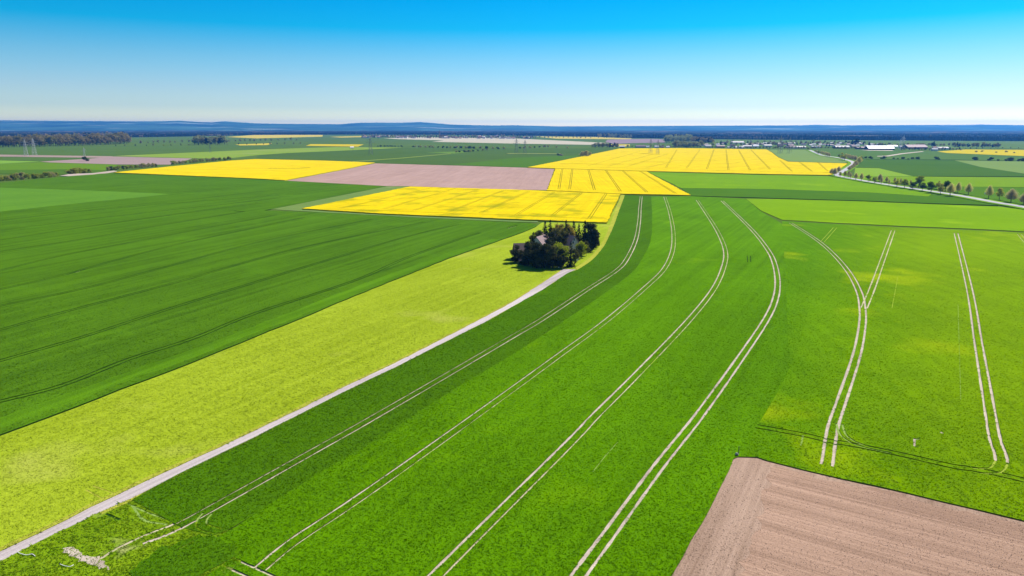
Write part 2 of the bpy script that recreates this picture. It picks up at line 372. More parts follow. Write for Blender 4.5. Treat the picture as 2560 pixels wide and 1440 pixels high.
def TU(k, **kw): return dict(dict(dens=9.0, rmax=420, fall=95, mat=M[k + '_t']), **kw)
# dark strip beside the lane
field('barley_field', 'dark green crop strip along the right side of the farm lane, with one pair of wheel tracks', 'crop field',
      [(330, 1249), (372, 1272), (455, 1318), (530, 1338), (575, 1322)] + split + [(1562, 487)] + farm_r[::-1] + lane_r[::-1][1:-6], .24,
      [M['band'], M['stems'], M['sand'], M['sand_grassy'], M['pale_lane']],
      [([(455, 1313)] + C1[2:], TG, (.44, .54), 2, .04), ([(520, 1283), (506, 1300), (508, 1318), (545, 1330)], 1.6, .4, 4, .1)], 5, .22, tuft=TU('band'))
# bright main strip
field('barley_field', 'bright green crop with three curving pairs of pale wheel tracks in the centre foreground', 'crop field',
      split[::-1] + [(590, 1316), (540, 1345), (585, 1385), (560, 1410), (470, 1470), (380, 1650), (1560, 1650), (1680, 1436), (1730, 1345), (1792, 1235), (1833, 1147)] + seam[::-1] + [(1860, 497), (1727, 490)], .23,
      [M['main'], M['stems'], M['sand'], M['sand_grassy'], M['pale_lane'], M['dark_lane']],
      [(C2, TG, (.50, .40), (2, 3), .04), (C3, TG, (.60, .42), (2, 3), .05), (C4, TG, (.68, .60), 2, .06),
       ([(505, 1378), (560, 1402), (628, 1432), (720, 1475)], 2.0, .5, 3, .07),
       ([(2, 2), (3, 3)], 0, .1, 4, .02) if 0 else ([(1482, 1180), (1512, 1142), (1545, 1105)], 0, .22, 4, .16),
       ([(1868, 640), (1869, 656)], 0, .4, 5, .08), ([(1876, 640), (1877, 656)], 0, .4, 5, .08)], 5, .22, tuft=TU('main'))
# right-hand crop with the Y of tracks
D1 = [(2066, 1165), (2069, 1153), (2076, 1103), (2085, 1058), (2105, 1000), (2143, 883), (2156, 811), (2156, 770), (2147, 728), (2120, 678), (2080, 632), (2038, 597), (1976, 557)]
D2 = [(2160, 771), (2180, 723), (2200, 668), (2233, 576)]
D3 = [(2390, 583), (2423, 720), (2445, 853), (2470, 1000), (2486, 1093), (2500, 1134), (2504, 1156)]
plough_top = [(1845, 1141), (1892, 1142), (1916, 1150), (2105, 1196), (2258, 1229), (2560, 1301), (2900, 1384)]
headline = [(1955, 553), (2080, 560), (2245, 568), (2420, 575), (2560, 582), (2900, 597)]
field('barley_field', 'lime green crop with a Y shaped fork of pale wheel tracks', 'crop field',
      [(1846, 1140)] + seam[::-1][1:18] + headline[:] + plough_top[::-1], .25,
      [M['right'], M['stems'], M['sand'], M['sand_grassy'], M['pale_lane'], M['dark_lane'], M['yellow_lane']],
      [(D1, TG, .66, 2, .06), (D2, TG, .55, 3, .05), (D3, TG, .60, 2, .04), ([(2504, 1156), (2488, 1176), (2440, 1178)], 2, .4, 6, .12),
       ([(2055, 606), (2088, 569)], TG, .4, 6, .14), ([(2548, 585), (2600, 650)], TG, .5, 3, .07),
       ([(1886, 1066), (2011, 1089), (2075, 1104), (2136, 1114), (2258, 1139), (2381, 1167), (2442, 1176), (2560, 1202), (2900, 1290)], 1.9, .42, 5, .10),
       ([(2098, 1060), (2110, 1090), (2150, 1113), (2230, 1131)], 1.2, .5, 4, .13),
       ([(2286, 1097), (2286, 1117)], 0, .4, 2, .1), ([(2284, 1099), (2300, 1099)], 0, .45, 2, .11), ([(2287, 1117), (2298, 1116)], 0, .3, 2, .12),
       ([(2002, 1115), (2008, 1088)], 0, .35, 4, .15), ([(2245, 1000), (2235, 640)], 0, .01, 6, .2) if 0 else ([(2230, 770), (2245, 690)], 0, .2, 6, .18),
       ([(2395, 760), (2402, 1000)], 0, .16, 4, .185), ([(1900, 520), (1955, 562)], 0, .01, 4, .2) if 0 else ([(2351, 1080), (2357, 1084)], 0, .5, 2, .19)], 5, .2, tuft=TU('right'))
field('barley_field', 'light green headland strip of crop below the dark band, at the far end of the tracks', 'crop field',
      [(1865, 497), (1920, 497), (2145, 503), (2345, 511), (2495, 516), (2560, 524), (2900, 590)] + [(x, y - 3.5) for x, y in headline[::-1]] + [(1905, 528)], .40,
      [M['headland'], M['stems']], [], 8, .3)
# meadow with the farm
field('meadow', 'yellow green grass meadow between the farm lane and the dark wheat, around the farmstead', 'meadow',
      mead_top + [(1356, 556), (1400, 556), (1516, 558), (1556, 487)] + farm_r[::-1] + lane_l[::-1], .16,
      [M['meadow'], M['verge']], [([(52, 1290), (62, 1297)], 0, .1, 1, .1) if 0 else ([(215, 1225), (262, 1250)], 0, .35, 1, .12), ([(232, 1215), (290, 1235)], 0, .3, 1, .12)], 6, .15,
      tuft=TU('meadow', dens=5, fall=120, size=.32, tall=.075, spread=.16))
def offs(line, dx, dy): return [(x + dx, y + dy) for x, y in line]
vl = [(x, y - 1.5 - 8 * (y - 600) / 800) for x, y in lane_l]
field('grass_verge', 'pale dry grass verge along the left side of the farm lane', 'grass verge', lane_l + vl[::-1], .20, [M['verge'], M['verge']], [], 3, .25, tuft=TU('verge', dens=8, rmax=240))
vr = [(x + 3, y + 1.5 + 5 * (y - 600) / 800) for x, y in lane_r[4:]]
field('grass_verge', 'thin grass verge along the right side of the farm lane', 'grass verge', lane_r[4:] + vr[::-1], .22, [M['verge'], M['verge']], [], 3, .2, tuft=TU('verge', dens=8, rmax=240))
fr2 = [(x - 9, y - 3) for x, y in farm_r]
field('grass_verge', 'pale grass path curving round the right side of the farmstead', 'grass verge', farm_r + fr2[::-1], .19, [M['verge'], M['verge']], [], 6, .3)
# rough corner at the lane
field('rough_grass', 'rough yellow green grass and thin crop in the bottom left corner', 'grass',
      lane_r[:6] + [(395, 1262), (480, 1302), (570, 1322), (610, 1380), (600, 1410), (500, 1480), (400, 1650), (-300, 1650)], .18,
      [M['rough'], M['stems'], M['sand'], M['sand_grassy'], M['dark_lane'], M['pale_lane']],
      [([(255, 1394), (295, 1370), (365, 1334)] if 0 else [(250, 1398), (297, 1370), (365, 1338), (430, 1313), (470, 1294)], 0, .65, 3, .08), ([(357, 1360), (420, 1337), (484, 1306), (500, 1297)], 0, .7, 2, .1),
       ([(335, 1252), (385, 1275), (430, 1290)], 2.2, .45, 5, .12), ([(330, 1262), (360, 1300), (420, 1312)], 0, .5, 5, .14), ([(265, 1285), (300, 1300)], 0, .5, 4, .09)], 3, .3,
      tuft=TU('rough', spread=.35, size=.4))
field('barley_field', 'patch of dark green crop in the bottom left corner, ending at the rough grass', 'crop field',
      [(322, 1430), (372, 1394), (402, 1366), (452, 1352), (498, 1336), (545, 1346), (590, 1366), (594, 1388), (545, 1414), (480, 1445), (445, 1510), (335, 1490)], .27,
      [M['band'], M['stems'], M['sand'], M['dark_lane'], M['pale_lane']],
      [([(527, 1333), (585, 1366)], 0, .7, 3, .06), ([(420, 1372), (455, 1350)], 0, .4, 4, .1), ([(440, 1378), (486, 1354)], 0, .3, 4, .12)], 1.2, .7, tuft=TU('band'))
field('bare_patch', 'bare sandy patch among the rough grass at the bottom left', 'soil patch',
      [(155, 1371), (185, 1367), (205, 1382), (235, 1392), (262, 1402), (285, 1425), (268, 1424), (230, 1412), (195, 1404), (172, 1385)], .21, [M['sand'], M['sand']], [], .6, .55, kind='structure')
# lane
field('farm_lane', 'pale gravel farm lane running from the bottom left corner to the farmstead', 'lane', lane_l + lane_r[::-1], .06, [M['gravel'], M['gravel']], [], 4, .12, kind='structure')
# left wheat
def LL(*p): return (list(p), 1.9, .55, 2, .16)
field('wheat_field', 'large dark green wheat field with faint parallel tramlines on the left', 'crop field',
      [(-300, 1191)] + mead_top[1:] + [(1344, 562), (1325, 557), (1280, 555.5), (1065, 545), (790, 530.5), (660, 526), (965, 465.5), (712, 452), (600, 446), (285, 433), (232, 435), (0, 457), (-300, 484)], .52,
      [M['left'], M['dark_lane'], M['dark_lane'], M['sand_grassy'], M['left_edge']],  # gap walls get the dark lane colour too, painted as shaded sides
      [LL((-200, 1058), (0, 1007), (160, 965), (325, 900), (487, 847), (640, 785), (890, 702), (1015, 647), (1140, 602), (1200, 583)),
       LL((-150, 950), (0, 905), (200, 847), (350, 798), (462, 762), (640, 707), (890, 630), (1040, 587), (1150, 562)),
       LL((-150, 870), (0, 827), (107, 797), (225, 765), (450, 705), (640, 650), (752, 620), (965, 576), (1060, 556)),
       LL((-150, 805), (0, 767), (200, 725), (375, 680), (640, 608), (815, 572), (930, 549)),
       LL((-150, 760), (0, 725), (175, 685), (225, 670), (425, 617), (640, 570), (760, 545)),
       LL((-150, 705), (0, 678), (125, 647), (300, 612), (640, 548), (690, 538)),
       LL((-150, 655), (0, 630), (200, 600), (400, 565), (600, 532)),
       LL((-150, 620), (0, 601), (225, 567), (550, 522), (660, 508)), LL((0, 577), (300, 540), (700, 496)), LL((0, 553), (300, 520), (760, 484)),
       ([(x, y - (y - 540) * .05 - 3) for x, y in mead_top[:-2]], 0, 6.5, 4, .50),
       ([(168, 688), (212, 675)], 0, .9, 3, .2), ([(585, 528), (612, 531)], 0, 1.6, 3, .21), ([(1268, 572), (1293, 565)], 0, 1.2, 3, .21)], 6, .25,
      tuft=TU('left', dens=6))
field('wheat_field', 'lighter green wedge of wheat in the far part of the left field', 'crop field', [(-300, 462), (0, 469), (200, 475), (430, 485), (215, 506), (0, 529), (-300, 563)], .56, [M['left_light'], M['left']], [], 10, .5)
field('grass_margin', 'grey green grass wedge and margin below the lowest rapeseed field', 'grass margin',
      [(675, 523), (965, 465.5), (1025, 466.5), (760, 521), (965, 535), (1280, 548), (1345, 551), (1345, 556), (1280, 554.5), (1065, 544.5), (790, 530)], .3, [M['margin'], M['margin']], [], 8, .3)
# rapeseed
def E(a, b): return ([a, ((a[0] + b[0]) / 2, (a[1] + b[1]) / 2), b], 2.0, .62, 2, .4)
RL = [M['rape_lane']]
field('rapeseed_field', 'yellow rapeseed field directly behind the farmstead, with green patches', 'rapeseed',
      [(755, 521), (1025, 466), (1280, 473.5), (1366, 477), (1551, 485), (1517, 556), (1280, 547), (965, 534)], 1.15, [M['rape3'], M['rape_stem']] + RL,
      [E((1385, 482), (1290, 540)), E((1452, 485), (1380, 542)), E((1515, 486), (1472, 550)), E((1322, 480), (1200, 535)), E((1258, 478), (1120, 532)), E((1197, 475), (1035, 528)), E((1137, 473), (955, 526)), E((1080, 471), (850, 523)),
       ([(800, 523.5), (1040, 532), (1210, 538), (1290, 541), (1480, 549), (1516, 549)], 2, .5, 2, .4)], 3, .7)
field('rapeseed_field', 'small yellow rapeseed field with six steep tramlines, right of the brown field', 'rapeseed',
      [(1388, 421.5), (1500, 425), (1616, 428.5), (1660, 452), (1727, 487.5), (1551, 484), (1368, 475.5)], 1.2, [M['rape2'], M['rape_stem']] + RL,
      [E((1406, 421), (1397, 475)), E((1431, 422), (1424, 474)), E((1470, 422), (1486, 477)), E((1512, 423), (1551, 480)), E((1552, 424), (1617, 482)), E((1595, 426), (1690, 486))], 4, .8)
field('rapeseed_field', 'largest yellow rapeseed field, with a grid of tramlines in front of the village', 'rapeseed',
      [(1318, 418), (1400, 402), (1550, 371), (1700, 370), (1890, 373), (1916, 373.5), (1930, 381), (1945, 393), (1970, 404), (2119, 408.5), (2100, 422), (2079, 437.5), (1920, 435), (1617, 427.5), (1384, 420.8)], 1.25, [M['rape4'], M['rape_stem']] + RL,
      [E((1785, 374), (1767, 424)), E((1815, 374), (1821, 426)), E((1846, 375), (1875, 427)), E((1877, 375), (1925, 424)), E((1750, 375), (1716, 422)), E((1692, 375), (1665, 420)), E((1682, 405), (1615, 421)),
       E((1670, 385), (1570, 417)), E((1630, 387), (1520, 417)), E((1600, 379), (1470, 416)), E((1950, 402), (1980, 430)), E((1997, 405), (2030, 430)), E((2045, 407), (2068, 428)),
       ([(1350, 416), (1617, 423), (1920, 431), (2075, 433)], 2, .7, 2, .4), ([(1604, 407), (1760, 401), (1920, 399), (1945, 398)], 2, .7, 2, .42), ([(1400, 410), (1560, 411)], 0, 5, 2, .9), ([(1602, 384), (1650, 386)], 0, 9, 2, .9), ([(1600, 404.5), (1660, 406)], 0, 3, 2, .9)], 6, 1.0)
field('rapeseed_field', 'yellow rapeseed field on the left, behind the dark wheat and before the hedges', 'rapeseed',
      [(284, 431), (425, 416), (580, 401), (640, 397.5), (815, 401.5), (938, 406.5), (870, 421), (712, 450.5), (640, 446), (450, 438)], 1.1, [M['rape1'], M['rape_stem']] + RL,
      [([(670, 421), (735, 421.5), (775, 419)], 0, 6, 2, .8), ([(400, 425), (640, 422), (870, 413)], 2, .5, 2, .45), ([(682, 446), (700, 446.5)], 0, 3, 2, .6)], 5, .9)
field('ploughed_field', 'flat pinkish brown field between the yellow rapeseed fields', 'ploughed field', [(939, 408.5), (1160, 414.5), (1386, 421.5), (1367, 475), (1280, 474), (1025, 465.5), (965, 465), (714, 451.5)], .12, [M['plough_far'], M['plough_far']], [], 12, .4, kind='structure')
# big ploughed corner
pl_out = plough_top + [(2900, 1900), (1420, 1900), (1680, 1436), (1730, 1345), (1792, 1235), (1833, 1147)]
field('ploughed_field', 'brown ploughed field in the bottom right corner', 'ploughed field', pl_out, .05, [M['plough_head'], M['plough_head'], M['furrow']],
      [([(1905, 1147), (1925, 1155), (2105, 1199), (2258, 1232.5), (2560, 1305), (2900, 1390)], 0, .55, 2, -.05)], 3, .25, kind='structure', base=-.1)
CORNER = bpy.data.objects['ploughed_field.001']
ROWS = field('ploughed_rows', None, None, [(1925, 1168), (2105, 1206), (2258, 1240), (2560, 1313), (2900, 1400), (2900, 1900), (1720, 1900), (1835, 1480), (1872, 1370), (1908, 1260)], .075, [M['plough'], M['plough']], [], 1.5, .9, kind='structure', base=.02)
ROWS.parent = CORNER; del ROWS['kind']
def clods(n):
    pts = []
    A = np.array(at(1700, 1480)); 
    px_ = RNG.uniform(1600, 2640, n * 3); py_ = RNG.uniform(1145, 1500, n * 3)
    ok = (py_ > np.interp(px_, [1845, 1916, 2105, 2258, 2560, 2900], [1147, 1154, 1201, 1235, 1308, 1392])) & (px_ > np.interp(py_, [1147, 1235, 1345, 1436, 1640], [1838, 1797, 1735, 1686, 1570]))
    G = np.array([at(a, b_) for a, b_ in zip(px_[ok], py_[ok])])[:n]; n = len(G); s_ = .025 + .055 * RNG.random(n) ** 2
    V = np.zeros((n, 4, 3))
    for j in range(3):
        a = 2 * math.pi * j / 3 + RNG.random(n) * .9; V[:, j] = np.stack([G[:, 0] + np.cos(a) * s_ * 1.3, G[:, 1] + np.sin(a) * s_ * 1.3, np.full(n, .08)], 1)
    V[:, 3] = np.stack([G[:, 0] + RNG.normal(0, .02, n), G[:, 1] + RNG.normal(0, .02, n), .11 + s_ * .7], 1)
    F = np.concatenate([np.arange(n)[:, None] * 4 + np.array(t) for t in ((0, 1, 3), (1, 2, 3), (2, 0, 3))])
    o = link('soil_clods', mesh_np('soil_clods', V.reshape(-1, 3), F), None, [M['plough_head']]); tag(o, 'loose soil clods scattered over the brown corner field', 'clods', None, 'stuff')
clods(9000)
# fields right of the middle
field('barley_field', 'bright green field between the big rapeseed field and the dark green band', 'crop field', [(1619, 429.5), (1920, 437.5), (2079, 440), (2092, 441.5), (2135, 451), (2202, 461.5), (2295, 476.5), (2330, 483), (2320, 491), (2170, 481), (1920, 472.5), (1702, 470)], .42, [M['mid_bright'], M['stems']], [], 10, .5)
field('barley_field', 'dark green band of crop between two bright green fields, ending at the avenue', 'crop field', [(1703, 470.3), (1920, 472.8), (2170, 481.3), (2320, 491.3), (2330, 484), (2395, 492), (2480, 509), (2495, 513), (2345, 508.5), (2145, 501), (1920, 494.5), (1728, 489)], .46, [M['mid_dark'], M['stems']], [], 10, .5)

# ------------------------------------------------------------------ far fields (each a low sheet of its own)
FARN = [0]
def far(name, label, cat, poly, dark, light, kind='stuff', h=None, patch=None, pa=0, ang=0.0, soil=False, strk=.5):
    FARN[0] += 1; h = (.10 + .025 * FARN[0]) if h is None else h
    if not soil and dark[1] > dark[0]:
        dark, light = [(c[0] * (1.42 if c[0] < .5 * c[1] else 1.0), c[1] * .97, c[2] * .5) for c in (dark, light)]
    if soil: m = soil_mat(f'far_{name}_{FARN[0]}', dark, light, ang=ang, along=.004, across=.05, fine=.05, big=.005, bstr=.1)
    else: m = crop_mat(f'far_{name}_{FARN[0]}', dark, light, patch, pa, big=.006, ang=ang, streak=strk, fine=.12, bstr=.15, seed=FARN[0] * 1.7, patchscale=.006)
    return field(name, label, cat, poly, h, [m, m], [], 0, 0, kind=kind)
G1 = ((.034, .100, .034), (.055, .135, .042)); G2 = ((.028, .092, .020), (.045, .130, .026)); GP = ((.115, .190, .085), (.16, .235, .11)); GL = ((.13, .22, .04), (.19, .27, .06))
far('crop_field', 'bluish green field in front of the brown wood at the far left', 'crop field', [(-400, 368), (0, 367), (330, 364), (640, 361.5), (760, 364), (640, 374), (285, 390), (0, 386), (-400, 386)], *G1)
far('crop_field', 'pale green field left of the single steel pylon', 'crop field', [(284, 390), (460, 382), (640, 374), (840, 367.5), (1005, 369), (870, 376), (717, 382.5), (640, 388), (560, 397), (487, 395.5)], *GL, patch=(.24, .25, .10), pa=.4, ang=R(20))
far('crop_field', 'dark green field around the foot of the single steel pylon', 'crop field', [(717, 382.8), (1010, 369.5), (1290, 371), (1485, 371), (1550, 371), (1318, 418), (1160, 414), (937, 407.5), (815, 401), (640, 397), (645, 388)], (.030, .090, .030), (.048, .120, .036), ang=R(8))
far('crop_field', 'bright green wedge of crop under the left tip of the big rapeseed field', 'crop field', [(1130, 411.5), (1290, 394), (1460, 388), (1318, 418.5), (1300, 418)], (.032, .115, .016), (.048, .145, .020))
far('crop_field', 'small light green patch left of the row of far shrubs', 'crop field', [(1065, 381), (1130, 379), (1205, 375.5), (1135, 384)], (.08, .16, .03), (.11, .19, .04))
far('crop_field', 'narrow dark green field below the left pylons', 'crop field', [(-400, 391), (0, 392), (262, 395), (100, 403), (0, 400), (-400, 399)], *G1)
far('crop_field', 'narrow light green strip at the left edge', 'crop field', [(-400, 400), (0, 401), (104, 403.5), (0, 409), (-400, 413)], (.12, .24, .05), (.16, .29, .06))
far('ploughed_field', 'thin pinkish strip of bare soil under the left pylons', 'ploughed field', [(-400, 386.2), (0, 386.5), (282, 390.5), (262, 394.5), (0, 391.5), (-400, 390.5)], (.23, .16, .13), (.30, .22, .18), 'structure', soil=True)
far('ploughed_field', 'pinkish brown field behind the hedges on the left', 'ploughed field', [(100, 404), (225, 396.5), (282, 391.2), (480, 396), (440, 409), (420, 411.5), (295, 411), (125, 406)], (.24, .165, .15), (.30, .215, .19), 'structure', soil=True)
far('crop_field', 'bright green field between the hedge and the left edge', 'crop field', [(-400, 415), (0, 409.5), (100, 405.5), (295, 411.5), (270, 425), (228, 431), (155, 435), (0, 434), (-400, 446)], (.045, .150, .012), (.075, .195, .014))
far('crop_field', 'darker green lower half of the field by the left hedge', 'crop field', [(-400, 436), (0, 425), (150, 423), (262, 425.5), (228, 431.2), (155, 435.2), (0, 434.2), (-400, 447)], (.030, .105, .016), (.05, .135, .02))
far('stubble_field', 'pale cream field in front of the distant town', 'field', [(958, 345.5), (1050, 342.8), (1280, 345.8), (1475, 355), (1522, 357.5), (1480, 362), (1280, 358.8), (1080, 354.5), (1110, 351), (1000, 348)], (.36, .31, .21), (.43, .38, .27), 'structure', soil=True)
far('rapeseed_field', 'thin far yellow strip behind the pale barn', 'rapeseed', [(765, 364.5), (776, 360.3), (909, 361), (894, 366.5)], (.36, .275, .003), (.5, .38, .003))
far('rapeseed_field', 'far yellow rapeseed left of the distant town', 'rapeseed', [(566, 342.5), (640, 337), (807, 337.2), (806, 341.5), (640, 345.8)], (.40, .31, .03), (.5, .39, .05))
far('rapeseed_field', 'thin far yellow strip touching the distant town', 'rapeseed', [(825, 342), (960, 338.5), (1015, 340), (905, 342.5), (850, 343.8)], (.40, .31, .03), (.5, .39, .05))
far('rapeseed_field', 'small far yellow patch left of the tree clump', 'rapeseed', [(588, 361), (680, 358), (668, 362.5), (600, 363.5)], (.40, .31, .02), (.5, .39, .03))
far('rapeseed_field', 'far yellow rapeseed strip before the mixed forest in the centre', 'rapeseed', [(1337, 341), (1490, 342.5), (1580, 346), (1575, 348), (1480, 347.5), (1390, 346.5)], (.40, .31, .05), (.5, .39, .07))
far('rapeseed_field', 'yellow rapeseed field at the right edge behind the shrubs', 'rapeseed', [(2340, 379), (2412, 373.5), (2560, 374.5), (2900, 377), (2900, 402), (2560, 390), (2370, 382.5)], (.36, .28, .004), (.5, .39, .004), patch=(.22, .21, .05), pa=.3)
far('ploughed_field', 'mauve brown far field left of the poplar clump', 'ploughed field', [(1513, 354.5), (1519, 349), (1580, 347.5), (1627, 347), (1664, 348.5), (1662, 356), (1571, 358), (1536, 360)], (.185, .125, .135), (.235, .165, .17), 'structure', soil=True)
far('rapeseed_field', 'tiny yellow patch behind trees at the left end of the village', 'rapeseed', [(1518, 361), (1575, 361), (1573, 366), (1520, 366)], (.40, .31, .05), (.5, .39, .07))
far('crop_field', 'pale green field between the big rapeseed field and the winding road', 'crop field', [(1918, 374), (2015, 374.5), (2036, 383), (2048, 389), (2100, 397.5), (2124, 404), (2110, 407.5), (1971, 403.5), (1946, 392.5), (1931, 380.5)], *GP, patch=(.08, .20, .05), pa=.3)
far('crop_field', 'green field between the winding road and the village barns', 'crop field', [(2036, 376), (2190, 375), (2300, 376.5), (2345, 379), (2372, 383), (2560, 390.5), (2900, 402.5), (2900, 408), (2560, 402), (2385, 399.5), (2152, 398), (2120, 396), (2060, 387)], (.036, .115, .036), (.06, .15, .045))
far('crop_field', 'dark green field below the row of shrubs on the right', 'crop field', [(2151, 398.5), (2385, 400.5), (2445, 416), (2560, 434.5), (2900, 485), (2900, 492), (2560, 441), (2280, 440.2), (2197, 420), (2140, 418)], (.026, .095, .018), (.045, .130, .024))
far('crop_field', 'pale grey green field at the right edge', 'crop field', [(2386, 400.8), (2560, 403.5), (2900, 412), (2900, 484), (2560, 434), (2450, 417)], *GP, patch=(.10, .18, .07), pa=.4)
far('crop_field', 'light green triangle beside the bend of the avenue', 'crop field', [(2138, 419), (2197, 420.3), (2282, 440.5), (2135, 441)], (.13, .25, .03), (.18, .29, .045))
far('crop_field', 'bright green strip behind the avenue on the right', 'crop field', [(2122, 441.5), (2282, 441), (2560, 443.5), (2900, 496), (2900, 530), (2560, 468), (2385, 466.5), (2300, 465), (2200, 453), (2145, 446)], (.070, .205, .010), (.105, .25, .014))
far('crop_field', 'dark green strip directly behind the avenue at the right edge', 'crop field', [(2300, 466), (2385, 467), (2560, 468.8), (2900, 531), (2900, 590), (2560, 511), (2480, 498), (2395, 482)], (.036, .125, .012), (.055, .165, .016))
far('crop_field', 'green field behind the village below the pine forest', 'crop field', [(1690, 353.5), (1790, 347.5), (1900, 349.5), (2100, 350.5), (2560, 353.5), (2900, 355), (2900, 372), (2380, 372), (1700, 364)], (.045, .125, .045), (.075, .165, .06), patch=(.14, .21, .09), pa=.3)
far('grass_track', 'thin pale grassy track crossing the dark green field towards the shrubs', 'track', [(880, 403.2), (1000, 394.6), (1125, 383.6), (1128, 384.4), (1005, 395.6), (885, 404.4)], (.13, .20, .06), (.17, .23, .08), 'structure')
far('dirt_track', 'pale dirt track crossing the green field in front of the barns', 'track', [(2192, 390), (2216, 389.2), (2250, 383.6), (2305, 378), (2310, 379), (2256, 385), (2222, 390.8), (2194, 391.2)], (.38, .30, .24), (.45, .37, .30), 'structure', soil=True)
far('dirt_track', 'pale sandy turning place at the left tip of the rapeseed field', 'track', [(150, 439.3), (176, 434.5), (232, 432.8), (284, 426.5), (292, 427.5), (268, 431.5), (230, 436), (170, 440)], (.34, .26, .22), (.42, .34, .28), 'structure', soil=True)
far('dirt_track', 'pale sandy yard in front of the long village barns', 'track', [(2150, 374.6), (2230, 375.2), (2235, 377), (2170, 376.2)], (.38, .32, .24), (.45, .39, .30), 'structure', soil=True)
far('dirt_track', 'pale bare strip at the feet of the twin pylons', 'track', [(1265, 382.8), (1400, 383.4), (1400, 384.6), (1270, 384.4)], (.16, .21, .10), (.22, .26, .13), 'structure')

# country road with the avenue
rc = sm([(2900, 588), (2700, 545), (2560, 517), (2495, 506.5), (2395, 488), (2295, 472.8), (2200, 458.3), (2140, 448), (2103, 441), (2092, 436.5), (2103, 430.5), (2117, 422), (2130, 413), (2134, 408), (2128, 403), (2115, 399), (2101, 395.3), (2084, 392.3), (2060, 389), (2050, 386), (2038, 381), (2024, 375)], 6)
def ribbon(name, pts, width, z, mat, label, cat):
    C = np.array([at(x, y, z) for x, y in pts]); T = np.gradient(C, axis=0); T /= np.hypot(T[:, 0], T[:, 1])[:, None]
    N = np.stack([-T[:, 1], T[:, 0]], 1); V = []; F = []
    for i in range(len(C)):
        for s in (-1, 1): V.append((*(C[i] + N[i] * s * width / 2), z))
        for s in (-1, 1): V.append((*(C[i] + N[i] * s * width / 2), 0))
    for i in range(len(C) - 1):
        a = 4 * i; b = a + 4; F += [[a, a + 1, b + 1, b], [a + 2, a, b, b + 2], [a + 1, a + 3, b + 3, b + 1]]
    o = link(name, mesh_np(name, V, F), None, [mat]); tag(o, label, cat, None, 'structure'); return C, N
ribbon('grass_verge', rc, 19, 1.02, M['mid_bright'], 'green grass verges on both sides of the winding country road', 'grass verge')
RC, RN = ribbon('road', rc, 8.0, 1.12, M['asphalt'], 'pale grey country road winding past the avenue to the village', 'road')
ribbon('ditch_edge', sm([(1728, 489), (1920, 495), (2145, 501.5), (2345, 509), (2495, 514.2)], 5), 1.3, .50, M['dark_lane'], 'thin dark grassy boundary line along the lower edge of the dark band', 'field edge')

# ------------------------------------------------------------------ plants
M['bark'] = plain_mat('bark', (.075, .055, .04), var=.4, scale=3)
M['lf_conifer'] = leaf_mat('conifer_needles', (.006, .012, .006), (.022, .034, .012), .15)
M['lf_pine'] = leaf_mat('pine_needles', (.018, .026, .010), (.075, .080, .028), .3)
M['lf_dull'] = leaf_mat('dull_leaves', (.045, .050, .012), (.16, .155, .04), .45)
M['lf_green'] = leaf_mat('spring_leaves', (.12, .16, .008), (.34, .38, .02), .6)
M['lf_dgreen'] = leaf_mat('dark_leaves', (.028, .06, .006), (.10, .15, .012), .45)
M['lf_yellow'] = leaf_mat('yellow_leaves', (.27, .27, .02), (.50, .47, .06), .5)
M['lf_orange'] = leaf_mat('tan_yellow_leaves', (.24, .19, .03), (.46, .36, .06), .5)
M['lf_tan'] = leaf_mat('budding_twigs', (.42, .385, .11), (.66, .60, .20), .55)
M['lf_brown'] = leaf_mat('brown_twigs', (.36, .30, .13), (.55, .47, .23), .55)
M['lf_wood'] = leaf_mat('wood_twigs', (.17, .135, .055), (.32, .26, .11), .4)
M['lf_woodo'] = leaf_mat('wood_buds', (.14, .13, .045), (.28, .255, .09), .4)
M['lf_olive'] = leaf_mat('olive_buds', (.24, .22, .075), (.43, .39, .15), .45)
M['lf_greyg'] = leaf_mat('poplar_buds', (.19, .22, .10), (.38, .40, .19), .45)
M['lf_shrub'] = leaf_mat('hedge_leaves', (.15, .185, .015), (.37, .39, .045), .5)
M['lf_dshrub'] = leaf_mat('dark_shrub_leaves', (.025, .05, .015), (.08, .11, .03), .35)

